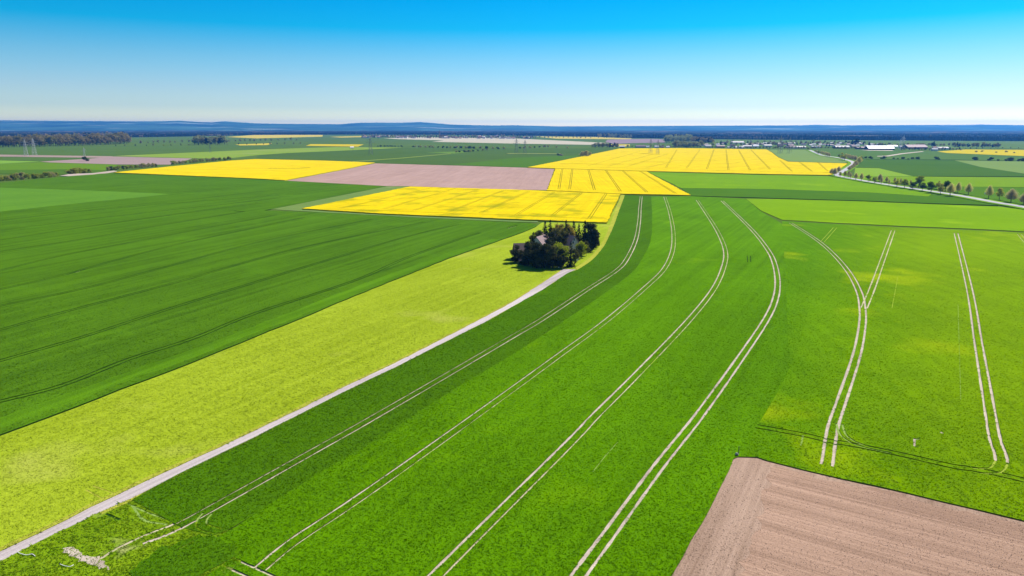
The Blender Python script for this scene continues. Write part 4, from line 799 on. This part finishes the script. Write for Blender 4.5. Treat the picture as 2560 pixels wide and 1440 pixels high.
def box_mesh(name, sx, sy, sz, z=0):
    V = [(x * sx / 2, y * sy / 2, z + k * sz) for k in (0, 1) for x, y in ((-1, -1), (1, -1), (1, 1), (-1, 1))]
    return mesh_np(name, V, [[0, 3, 2, 1], [4, 5, 6, 7], [0, 1, 5, 4], [1, 2, 6, 5], [2, 3, 7, 6], [3, 0, 4, 7]])
def house(x, y, L, W, wh, rh, rz, wall, roof, label, cat='house', group=None, name='house', chim=False, z=0.0):
    wm, rm = house_meshes(L, W, wh, rh); o = empty(name, (x, y, z), rz)
    a = link('wall', wm.copy(), o, [WALLS[wall]]); b = link('roof', rm.copy(), o, [ROOFS[roof]])
    if chim:
        c = link('chimney', box_mesh('chimney', .7, .7, 1.6, wh + rh - .5), b, [WALLS['brick']]); c.location = (L * .2, .3, 0)
    return tag(o, label, cat, group)
def opening(o, x, y, z, sx, sz, rz=0, pane=True, nm='window'):
    """a framed window or door standing 3 cm proud of the wall: frame with a pane set into it"""
    f = empty('tmp', (0, 0, 0)); bpy.data.objects.remove(f)
    t = .12; V = []; F = []
    def bx(x0, x1, z0, z1):
        i = len(V)
        for yy in (-.05, .04):
            for a, b in ((x0, z0), (x1, z0), (x1, z1), (x0, z1)): V.append((a, yy, b))
        F.extend([[i, i + 1, i + 2, i + 3], [i + 7, i + 6, i + 5, i + 4], [i, i + 4, i + 5, i + 1], [i + 1, i + 5, i + 6, i + 2], [i + 2, i + 6, i + 7, i + 3], [i + 3, i + 7, i + 4, i]])
    bx(-sx / 2, -sx / 2 + t, 0, sz); bx(sx / 2 - t, sx / 2, 0, sz); bx(-sx / 2 + t, sx / 2 - t, 0, t); bx(-sx / 2 + t, sx / 2 - t, sz - t, sz)
    w_ = link(nm, mesh_np(nm, V, F), o, [WALLS['dark']]); w_.location = (x, y, z); w_.rotation_euler = (0, 0, rz)
    p = link('pane', mesh_np('pane', [(-sx / 2 + t, -.012, t), (sx / 2 - t, -.012, t), (sx / 2 - t, -.012, sz - t), (-sx / 2 + t, -.012, sz - t)], [[0, 1, 2, 3]]), w_, [GLASS])
    return w_
# the farmstead's own buildings
ga = R(-40); X, Y = at(1435, 633)
fh = house(X - 6 * math.cos(ga), Y - 6 * math.sin(ga), 12, 8.8, 4.7, 4.3, ga, 'pink', 'mauve', 'farmhouse with a pale pinkish gable and two dark windows, on the right of the grove', 'farmhouse', None, 'farmhouse', True, .1)
for yy, zz in ((-1.1, 5.1), (-.2, 6.7)): opening(fh, 6.05, yy, zz, .95, 1.2, R(90))
for yy in (-2.6, 2.2): opening(fh, 6.05, yy, 1.2, 1.1, 1.4, R(90))
opening(fh, 6.05, 0, .05, 1.1, 2.1, R(90), nm='door')
X, Y = at(1353, 638)
b2 = house(X, Y + 2, 11, 8.5, 5.4, 4.4, R(62), 'white', 'pinkd', 'farm building with a steep faded pink roof in the left of the grove', 'farm building', None, 'farm_building', True, .1)
opening(b2, -5.54, 0, .05, 2.2, 2.6, R(-90), nm='door')
X, Y = at(1308, 650)
b3 = house(X, Y + 3, 9, 7, 4.4, 3.4, R(8), 'dark', 'dark', 'dark brown barn half hidden at the left end of the grove', 'barn', None, 'barn', False, .1)
opening(b3, -1, -3.54, .05, 2.6, 2.6, 0, nm='door')
X, Y = at(1310, 659)
sh = house(X, Y, 4.5, 2.6, 1.5, .5, R(4), 'grey', 'mauve', 'low grey shed at the front left of the grove', 'shed', None, 'shed', False, .1)
opening(sh, 0, -1.34, .05, .9, 1.3, 0, nm='door')
# white board and small white post by the yard gate
def board(x, y, w_, h, label):
    o = empty('sign_board', (*at(x, y), .1)); tag(o, label, 'sign')
    link('panel', box_mesh('panel', w_, .06, h * .75, h * .25), o, [WALLS['white']])
    for s in (-1, 1):
        p = link('post', box_mesh('post', .08, .08, h * .95), o, [WALLS['grey']]); p.location = (s * w_ * .42, .075, 0)
board(1443, 655, .9, 1.9, 'upright white board at the right corner of the farmyard')
board(1397, 671, .35, .9, 'tiny white post at the front of the grove')
X, Y = at(2461, 490.5); 
o = empty('road_marker', (X, Y, .9)); tag(o, 'small round white marker beside the avenue at the right', 'marker')
link('pole', box_mesh('pole', .1, .1, 1.4), o, [WALLS['grey']])
bmx = bmesh.new(); bmesh.ops.create_cone(bmx, cap_ends=True, segments=16, radius1=.7, radius2=.7, depth=.08, matrix=Matrix.Translation((0, -.1, 1.7)) @ Matrix.Rotation(math.pi / 2, 4, 'X')); me = bpy.data.meshes.new('disc'); bmx.to_mesh(me); bmx.free(); link('disc', me, o, [WALLS['white']])
# post with a box foot at the corner of the ploughed field
X, Y = at(1846, 1136, .3)
o = empty('marker_post', (X, Y, .0)); tag(o, 'thin black post with a stone at its foot, at the ploughed field corner', 'post')
bmx = bmesh.new(); bmesh.ops.create_cone(bmx, cap_ends=True, segments=10, radius1=.06, radius2=.05, depth=2.0, matrix=Matrix.Translation((0, 0, 1.0))); me = bpy.data.meshes.new('pole'); bmx.to_mesh(me); bmx.free(); link('pole', me, o, [WALLS['dark']])
bmx = bmesh.new(); bmesh.ops.create_cube(bmx, size=1, matrix=Matrix.Translation((0, 0, 2.02)) @ Matrix.Diagonal((.16, .16, .06, 1))); me = bpy.data.meshes.new('cap'); bmx.to_mesh(me); bmx.free(); link('cap', me, o, [WALLS['dark']])
bmx = bmesh.new(); bmesh.ops.create_icosphere(bmx, subdivisions=2, radius=.36)
for v in bmx.verts: v.co *= 1 + .18 * math.sin(7 * v.co.x + 3 * v.co.y + 5 * v.co.z); v.co.z *= .8
me = bpy.data.meshes.new('stone'); bmx.to_mesh(me); bmx.free(); st = link('stone', me, o, [WALLS['grey']]); st.location = (-.38, -.1, .42)
# pale hose lying in the rough grass by the lane
def tube_obj(name, pts, r, mat, z0):
    P = [np.array((*at(x, y, z0), z0 + dz)) for x, y, dz in pts]; P = [np.array(p) for p in sm(P, 6)]; V = []; F = []
    for i, p in enumerate(P):
        d = P[min(i + 1, len(P) - 1)] - P[max(i - 1, 0)]; d /= np.linalg.norm(d); u = np.cross(d, (0, 0, 1)); u /= np.linalg.norm(u); v = np.cross(u, d)
        for j in range(6): a = j * math.pi / 3; V.append(p + (u * math.cos(a) + v * math.sin(a)) * r)
    for i in range(len(P) - 1):
        for j in range(6): F.append([i * 6 + j, i * 6 + (j + 1) % 6, i * 6 + 6 + (j + 1) % 6, i * 6 + 6 + j])
    F += [list(range(5, -1, -1)), [len(V) - 6 + j for j in range(6)]]
    return link(name, mesh_np(name, V, F), None, [mat])
tag(tube_obj('pipe', [(44, 1380, 0), (52, 1385, .08), (66, 1388, .05), (80, 1386, .06), (88, 1390, 0)], .055, WALLS['white'], .27), 'white curved pipe lying beside the lane at the bottom left', 'pipe')
tag(tube_obj('pipe', [(150, 1410, 0), (160, 1415, .08), (174, 1417, .05), (184, 1412, 0)], .045, WALLS['white'], .27), 'pale thin pipe lying in the rough grass near the bottom edge', 'pipe')

# --- village
VH = [(1760, 366, 12, 'pink', 'white'), (1771, 368.5, 15, 'pale', 'grey'), (1795, 364.5, 10, 'pale', 'white'), (1802, 369, 22, 'pink', 'dark'), (1823, 371, 8, 'pale', 'white'), (1838, 371, 10, 'pale', 'white'), (1832, 367, 12, 'dark', 'grey'), (1845, 359, 32, 'pale', 'white'), (1865, 364, 15, 'pale', 'cream'), (1869, 369, 22, 'pale', 'grey'), (1854, 371.5, 13, 'pale', 'white'),
      (1890, 368.5, 15, 'lav', 'white'), (1879, 364, 12, 'pink', 'white'), (1900, 363, 12, 'pink', 'cream'), (1913, 361, 9, 'pale', 'white'), (1920, 367, 22, 'pale', 'white'), (1931, 361.5, 9, 'pale', 'white'), (1979, 361, 19, 'pale', 'blue'), (1977, 366.5, 15, 'pink', 'dark'), (1982, 371.5, 16, 'pink', 'white'), (2003, 371.5, 26, 'pale', 'cream'), (1952, 367, 14, 'dark', 'dark'), (2027, 365, 8, 'pale', 'cream'), (2035, 370.5, 11, 'pale', 'dark'), (2035, 364, 10, 'pale', 'cream'),
      (2051, 363.5, 9, 'pale', 'white'), (2047, 370, 11, 'pink', 'white'), (2076, 365.5, 16, 'pink', 'white'), (2062, 364, 9, 'pink', 'white'), (2107, 371.5, 36, 'pale', 'dark'), (2096, 364, 9, 'pale', 'white'), (2121, 364, 10, 'pink', 'cream'), (2135, 369, 12, 'pink', 'grey'), (2154, 373, 24, 'pink', 'dark'), (2181, 365, 14, 'pale', 'cream'), (2204, 375, 66, 'lav', 'dark'), (2233, 369, 24, 'lav', 'white'), (2293, 371.5, 58, 'pink', 'dark'), (2199, 363.5, 11, 'pale', 'white'), (2188, 369, 16, 'dark', 'blue'), (2359, 374, 28, 'pale', 'blue'), (2338, 377, 14, 'pale', 'white'), (2338, 372.5, 12, 'red', 'brick'), (2255, 370.5, 12, 'pale', 'white'),
      (1602, 369.5, 25, 'mauve', 'grey'), (1642, 370, 11, 'pale', 'blue'), (1670, 370, 9, 'pale', 'white'), (1656, 369.5, 9, 'dark', 'brick'), (1556, 370.5, 12, 'pale', 'dark'), (1620, 369.5, 8, 'pale', 'white'), (1810, 359.5, 9, 'dark', 'white'), (1942, 363, 9, 'dark', 'white'), (1963, 363, 10, 'red', 'white'), (2010, 364, 12, 'mauve', 'white'), (2088, 367, 10, 'mauve', 'white'), (2145, 366, 9, 'pale', 'white'), (2165, 367, 9, 'pink', 'white')]
RC_ = {'pink': 'faded pink', 'pale': 'pale', 'lav': 'lavender grey metal', 'dark': 'dark', 'mauve': 'mauve', 'red': 'red'}
rv = random.Random(5)
for q in range(34):
    x = rv.uniform(1765, 2165); y = rv.choice((360.5, 362.5, 365, 367.5, 370)) + rv.uniform(-.5, .5)
    if all(abs(x - v[0]) > (v[2] + 6) / 2 or abs(y - v[1]) > 1.6 for v in VH): VH.append((round(x), y, rv.uniform(7, 12), rv.choice(('pale', 'pink', 'pink', 'pale', 'mauve', 'red')), rv.choice(('white', 'white', 'cream', 'grey'))))
VH.sort()
for i, (x, y, wp, rf, wl) in enumerate(VH):
    W_m = hgt(y, wp); X, Y = at(x, y); big = W_m > 22; dp = min(22, max(7.5, W_m * (.55 if not big else .40)))
    if wp > 50: dp = 30
    wh = 3.2 if W_m < 14 else (4.2 if not big else 4.5); rh = dp * (.42 if not big else .24)
    house(X, Y + dp / 2, W_m * .95, dp, wh, rh, R(random.uniform(-14, 14)), wl, rf, f'village {"barn" if big else "house"} with {RC_[rf]} roof, {ordn(i + 1)} building of the village from the left', 'barn' if big else 'house', 'buildings of the village', 'barn' if big else 'house', not big and wp > 11)
# pale barn alone in the fields, and the heap beside the rapeseed
X, Y = at(880, 371); house(X, Y, 11, 8, 3, 3, R(20), 'white', 'pale', 'small pale barn alone in the green fields below the thin yellow strip', 'barn', None, 'barn')
bmx = bmesh.new(); bmesh.ops.create_icosphere(bmx, subdivisions=3, radius=1)
for v in bmx.verts: k = 1 + .22 * math.sin(5 * v.co.x + 2) * math.cos(4 * v.co.y) + .1 * math.sin(13 * v.co.x + 9 * v.co.y); v.co = Vector((v.co.x * 6 * k, v.co.y * 3 * k, max(-.2, v.co.z) * 3.6 * k))
me = bpy.data.meshes.new('soil_heap'); bmx.to_mesh(me); bmx.free(); o = link('soil_heap', me, None, [M['plough_far']]); o.location = (*at(1401, 389), 0); tag(o, 'reddish heap of soil in the green field left of the lone bush', 'heap')
plant('dshrub2', *at(1395, 389), hgt(389, 5), 'dark bush beside the reddish heap of soil', 'bush')
# distant town
random.seed(31)
TOWN = []
for i in range(78):
    x = random.uniform(905, 1345); y = random.choice((341.5, 343, 344.3, 345.2)) + (x - 905) / 440 * 2.0
    TOWN.append((x, y, random.uniform(11, 26), random.choice(('red', 'red', 'dark', 'mauve', 'pale', 'pink')), random.choice(('white', 'white', 'white', 'cream', 'grey'))))
seen = {}
for x, y, L, rf, wl in sorted(TOWN):
    X, Y = at(x, y); seen[rf, wl] = seen.get((rf, wl), 0) + 1
    house(X, Y, L, random.uniform(8, 11), random.uniform(4, 8), random.uniform(3.5, 5), R(random.uniform(-40, 40)), wl, rf, f'tiny town house with {RC_[rf]} roof and {wl} walls, {ordn(seen[rf, wl])} such from left', 'house', 'houses of the distant town', 'house')
# church of the distant town
X, Y = at(1099, 345.3); ch = empty('church', (X, Y, 0)); tag(ch, 'tall dark church spire rising from the distant town', 'church')
link('tower', box_mesh('tower', 7, 7, 26), ch, [WALLS['brick']]); wm, rm = house_meshes(30, 13, 11, 8)
nv = link('nave', wm.copy(), ch, [WALLS['brick']]); nv.location = (18.6, 0, 0); nr_ = link('nave_roof', rm.copy(), ch, [ROOFS['dark']]); nr_.location = (18.6, 0, 0)
bmx = bmesh.new(); bmesh.ops.create_cone(bmx, cap_ends=True, segments=8, radius1=4.6, radius2=.1, depth=24, matrix=Matrix.Translation((0, 0, 38.02))); me = bpy.data.meshes.new('spire'); bmx.to_mesh(me); bmx.free(); link('spire', me, ch, [ROOFS['dark']])

# ------------------------------------------------------------------ steel pylons
M['steel'] = plain_mat('galvanised_steel', (.16, .18, .17), .6, .4, var=.1, metallic=.0)
M['steel_l'] = plain_mat('light_steel', (.45, .46, .46), .6, .4, var=.1)
def bar_mesh(name, segs, r):
    V = []; F = []
    for p, q in segs:
        p = np.array(p, float); q = np.array(q, float); d = q - p; d /= np.linalg.norm(d); u = np.cross(d, (.31, .17, .93)); u /= np.linalg.norm(u); v = np.cross(d, u); i = len(V)
        for c in (p, q):
            for a in (0, 1, 2, 3): V.append(c + (u * math.cos(a * math.pi / 2) + v * math.sin(a * math.pi / 2)) * r)
        F += [[i + a, i + (a + 1) % 4, i + 4 + (a + 1) % 4, i + 4 + a] for a in range(4)]
    return mesh_np(name, V, F)
H0 = 40.0
def wid(z): return 3.6 * (1 - z / H0) ** .8 + .55
LEV = [0, 7, 13, 18, 22.5, 26, 29, 32, 35, 38]
LEGS = []
for sx_, sy_ in ((-1, -1), (1, -1), (1, 1), (-1, 1)):
    LEGS.append(bar_mesh('leg', [((sx_ * wid(a), sy_ * wid(a), a), (sx_ * wid(b), sy_ * wid(b), b)) for a, b in zip(LEV[:-1], LEV[1:])], .17))
br = []
for a, b in zip(LEV[:-1], LEV[1:]):
    c = [(-1, -1), (1, -1), (1, 1), (-1, 1)]
    for k in range(4):
        p, q = c[k], c[(k + 1) % 4]
        br += [((p[0] * wid(a), p[1] * wid(a), a), (q[0] * wid(b), q[1] * wid(b), b)), ((q[0] * wid(a), q[1] * wid(a), a), (p[0] * wid(b), p[1] * wid(b), b)), ((p[0] * wid(b), p[1] * wid(b), b), (q[0] * wid(b), q[1] * wid(b), b))]
BR = bar_mesh('bracing', br, .10)
def arm(z, L):
    s = []
    for sd in (-1, 1):
        for e in (-1, 1): s += [((sd * .5, e * wid(z), z), (sd * L, 0, z + .3)), ((sd * .5, e * wid(z + 2), z + 2), (sd * L, 0, z + .3))]
        for t in (.3, .6): s.append(((sd * L * t, -wid(z) * (1 - t), z + .2), (sd * L * t, -wid(z) * (1 - t), z + 2 - 1.7 * t)))
    return bar_mesh('cross_arm', s, .13)
ARMS = [arm(26, 9.5), arm(32, 7.0)]; TOP = bar_mesh('peak', [((s * wid(38), e * wid(38), 38), (0, 0, 41.5)) for s in (-1, 1) for e in (-1, 1)], .13)
INS = bar_mesh('insulator', [((s * L, 0, z), (s * L, 0, z - 2.2)) for z, L in ((26.2, 9.4), (32.2, 6.9)) for s in (-1, 1)], .12)
for x, y, top, mt, lab in [(927, 386, 341, 'steel', 'dark steel pylon standing alone in the dark green field'), (1291, 383, 346, 'steel', 'left one of the twin steel pylons beside the pale bare strip'), (1312.5, 384.5, 350, 'steel', 'right one of the twin steel pylons beside the pale bare strip'), (66, 391, 348, 'steel_l', 'pale leftmost steel pylon before the brown wood'), (87, 388, 346, 'steel_l', 'pale second steel pylon before the brown wood'), (212, 394, 369, 'steel_l', 'small pale pylon behind the single dark round bush'),
                           (526, 382, 361, 'steel', 'slim steel pylon below the olive clump'), (1626, 384, 347, 'steel', 'left steel pylon standing in the big rapeseed field'), (1644, 386, 350, 'steel', 'right steel pylon standing in the big rapeseed field'), (1950, 384.5, 340, 'steel', 'left of the two steel pylons in the pale green field by the village'), (1973, 384, 344, 'steel', 'right of the two steel pylons in the pale green field by the village'), (2249, 376, 347, 'steel_l', 'pale steel pylon at the big metal barn, left of the pair'), (2256, 375, 339, 'steel_l', 'pale steel pylon at the big metal barn, right of the pair')]:
    k = hgt(y, y - top) / 41.5; o = empty('steel_pylon', (*at(x, y), 0), R(random.uniform(10, 30)), k); tag(o, lab, 'pylon', 'steel pylons')
    for m_ in LEGS: c = link('leg', m_, o); c.data.materials.clear() if False else None
    for nm_, m_ in (('bracing', BR), ('cross_arm', ARMS[0]), ('cross_arm', ARMS[1]), ('peak', TOP), ('insulator', INS)): link(nm_, m_, o)
    for c in o.children:
        if not c.data.materials: c.data.materials.append(M['steel'])
        c.material_slots[0].link = 'OBJECT'; c.material_slots[0].material = M[mt]

# ------------------------------------------------------------------ forest and hills
M['pine_mass'] = NB('forest_mass'); b = M['pine_mass']; n = b.noise(b.pos(), .004, 4, .6); n2 = b.noise(b.pos(), .05, 2)
at_ = b.n('ShaderNodeAttribute', attribute_name='tint')
c = b.mix(b.rng(n2, .3, .7), (.008, .016, .010), (.026, .038, .020)); c = b.mix(at_.outputs['Fac'], c, (.17, .125, .075))
M['pine_mass'] = b.bsdf(c, 1.0, 0.0)
b = NB('hill_cover'); n = b.noise(b.pos(), .0012, 4, .6); n2 = b.noise(b.mapped(b.pos(), 0, (.35, 1.6, 1)), .0016, 3, .6)
c = b.mix(b.rng(n, .35, .65), (.014, .045, .04), (.055, .13, .09)); c = b.mix(b.rng(n2, .62, .68), c, (.30, .32, .24)); M['hill'] = b.bsdf(c, 1.0, 0.0)
fx = [-300, 0, 325, 480, 640, 900, 1100, 1340, 1490, 1580, 1640, 1770, 1900, 2100, 2300, 2560, 2860]
fy = [343, 343, 343.5, 341, 337.5, 336.5, 337, 339.5, 342, 345.5, 346, 348.5, 349.5, 350.5, 351.5, 353, 354]
NT = 52000
px = RNG.uniform(-250, 2810, NT); y0 = np.interp(px, fx, fy)
d0 = np.array([at(0, y)[1] for y in y0]); rr = d0 + 2600 * RNG.random(NT) ** 1.9
bx_ = (px - 1280) / (FPX * CT + 400 * ST); X = bx_ * rr; Y = rr
hh = RNG.uniform(12, 21, NT); hh *= np.where(np.sin(X * .004 + Y * .002) + RNG.normal(0, .5, NT) > -1.2, 1, .6); ww = hh * RNG.uniform(.17, .27, NT)
dec = (np.sin(X * .0031 + 1.3) * np.sin(Y * .0042 + X * .0011) + RNG.normal(0, .34, NT) > .55); hh = np.where(dec, hh * .8, hh); ww = np.where(dec, hh * .42, ww)
K = 5; V = np.zeros((NT, 2 * K + 1, 3)); tt = np.zeros((NT, 2 * K + 1))
for j in range(K):
    a = 2 * math.pi * j / K + RNG.random(NT); jr = RNG.uniform(.75, 1.15, NT)
    V[:, j] = np.stack([X + np.cos(a) * ww * .8, Y + np.sin(a) * ww * .8, np.full(NT, 0.5)], 1)
    V[:, K + j] = np.stack([X + np.cos(a) * ww * jr, Y + np.sin(a) * ww * jr, np.where(dec, hh * .62, hh * .35)], 1)
V[:, 2 * K] = np.stack([X, Y, hh], 1); tt[:] = (dec * RNG.uniform(.45, 1, NT))[:, None]
base_i = np.arange(NT)[:, None] * (2 * K + 1); F = []
for j in range(K):
    j2 = (j + 1) % K
    F += [base_i + np.array((j, j2, K + j2)), base_i + np.array((j, K + j2, K + j)), base_i + np.array((K + j, K + j2, 2 * K))]
F = np.concatenate(F, 0)
o = link('pine_forest', mesh_np('pine_forest', V.reshape(-1, 3), F, None, tt.ravel()), None, [M['pine_mass']]); tag(o, 'wide dark blue pine forest along the horizon behind the village and town', 'forest', None, 'stuff')
# forest roof further back: one bumpy sheet
pxs = np.linspace(-330, 2890, 260); NR = 46; V = []
for p in pxs:
    d0 = at(0, float(np.interp(p, fx, fy)))[1] + 60; bb = (p - 1280) / (FPX * CT + 400 * ST)
    for r in range(NR):
        d = d0 + (11600 - d0) * (r / (NR - 1)) ** 1.6; V.append((bb * d, d, 11 + random.uniform(-3.5, 3.5) + 2.5 * math.sin(bb * 40 + d * .003)))
V = np.array(V); F = np.array([(i * NR + r, (i + 1) * NR + r, (i + 1) * NR + r + 1, i * NR + r + 1) for i in range(len(pxs) - 1) for r in range(NR - 1)])
tn = np.clip(RNG.normal(0, .12, len(V)) + .6 * (np.sin(V[:, 0] * .0013 + 2) * np.sin(V[:, 1] * .0035 + V[:, 0] * .0007) > .62), 0, .8)
o = link('forest_canopy', mesh_np('forest_canopy', V, F, None, tn), None, [M['pine_mass']]); tag(o, 'far bluish forest canopy running up to the hills', 'forest', None, 'stuff')
# hills
hx = [-900, -300, 0, 150, 350, 400, 450, 500, 530, 560, 600, 640, 700, 850, 900, 960, 1000, 1050, 1090, 1130, 1230, 1280, 1330, 1400, 1600, 1800, 1900, 2000, 2040, 2100, 2300, 2420, 2450, 2480, 2560, 2860, 3400]
hy = [300, 301, 302, 303.5, 304.5, 304.2, 303, 306, 306.8, 304.3, 306.5, 309, 310, 311, 307.6, 307.2, 307.6, 306, 308.5, 312, 314, 313.4, 314.5, 316, 315.2, 314.2, 314, 313.6, 312.2, 313.6, 312.8, 312.4, 311.6, 312.3, 313.2, 313, 313]
pxs = np.linspace(-860, 3360, 420); NR = 26; V = []
for p in pxs:
    bb = (p - 1280) / (FPX * CT + 400 * ST); zt = 65 + (318 - float(np.interp(p, hx, hy))) * 15000 / FPX * 1.02
    for r in range(NR):
        d = 10400 + 7200 * r / (NR - 1); u = (d - 10400) / 4600
        f = u * u * (3 - 2 * u) if u < 1 else max(.25, 1 - .35 * ((d - 15000) / 2600) ** 2)
        V.append((bb * d, d, (zt + random.uniform(-1.2, 1.2)) * f + 5 * math.sin(bb * 17 + d * .002) * f * (1 - f) * 3 - (1 if r == 0 else 0)))
V = np.array(V); F = np.array([(i * NR + r, (i + 1) * NR + r, (i + 1) * NR + r + 1, i * NR + r + 1) for i in range(len(pxs) - 1) for r in range(NR - 1)])
o = link('hills', mesh_np('hills', V, F), None, [M['hill']]); tag(o, 'long low blue wooded hills on the horizon', 'hills', None, 'structure')
ZTOP = float(V[:, 2].max())

# ------------------------------------------------------------------ haze
bmx = bmesh.new(); bmesh.ops.create_cube(bmx, size=1); me = bpy.data.meshes.new('haze'); bmx.to_mesh(me); bmx.free()
hz = link('haze', me); zt = max(ZTOP, 72) + 6; hz.scale = (43600, 24800, zt + 1.5); hz.location = (0, 7500, (zt - 1.5) / 2)
mm = bpy.data.materials.new('haze'); mm.use_nodes = True; t = mm.node_tree; t.nodes.clear(); oo = t.nodes.new('ShaderNodeOutputMaterial'); pv = t.nodes.new('ShaderNodeVolumePrincipled')
pv.inputs['Color'].default_value = (.08, .36, 1.0, 1); pv.inputs['Density'].default_value = 5.0e-5; pv.inputs['Anisotropy'].default_value = 0.35
t.links.new(pv.outputs[0], oo.inputs['Volume']); me.materials.append(mm); tag(hz, 'bluish summer haze over the far country', 'haze', None, 'stuff')
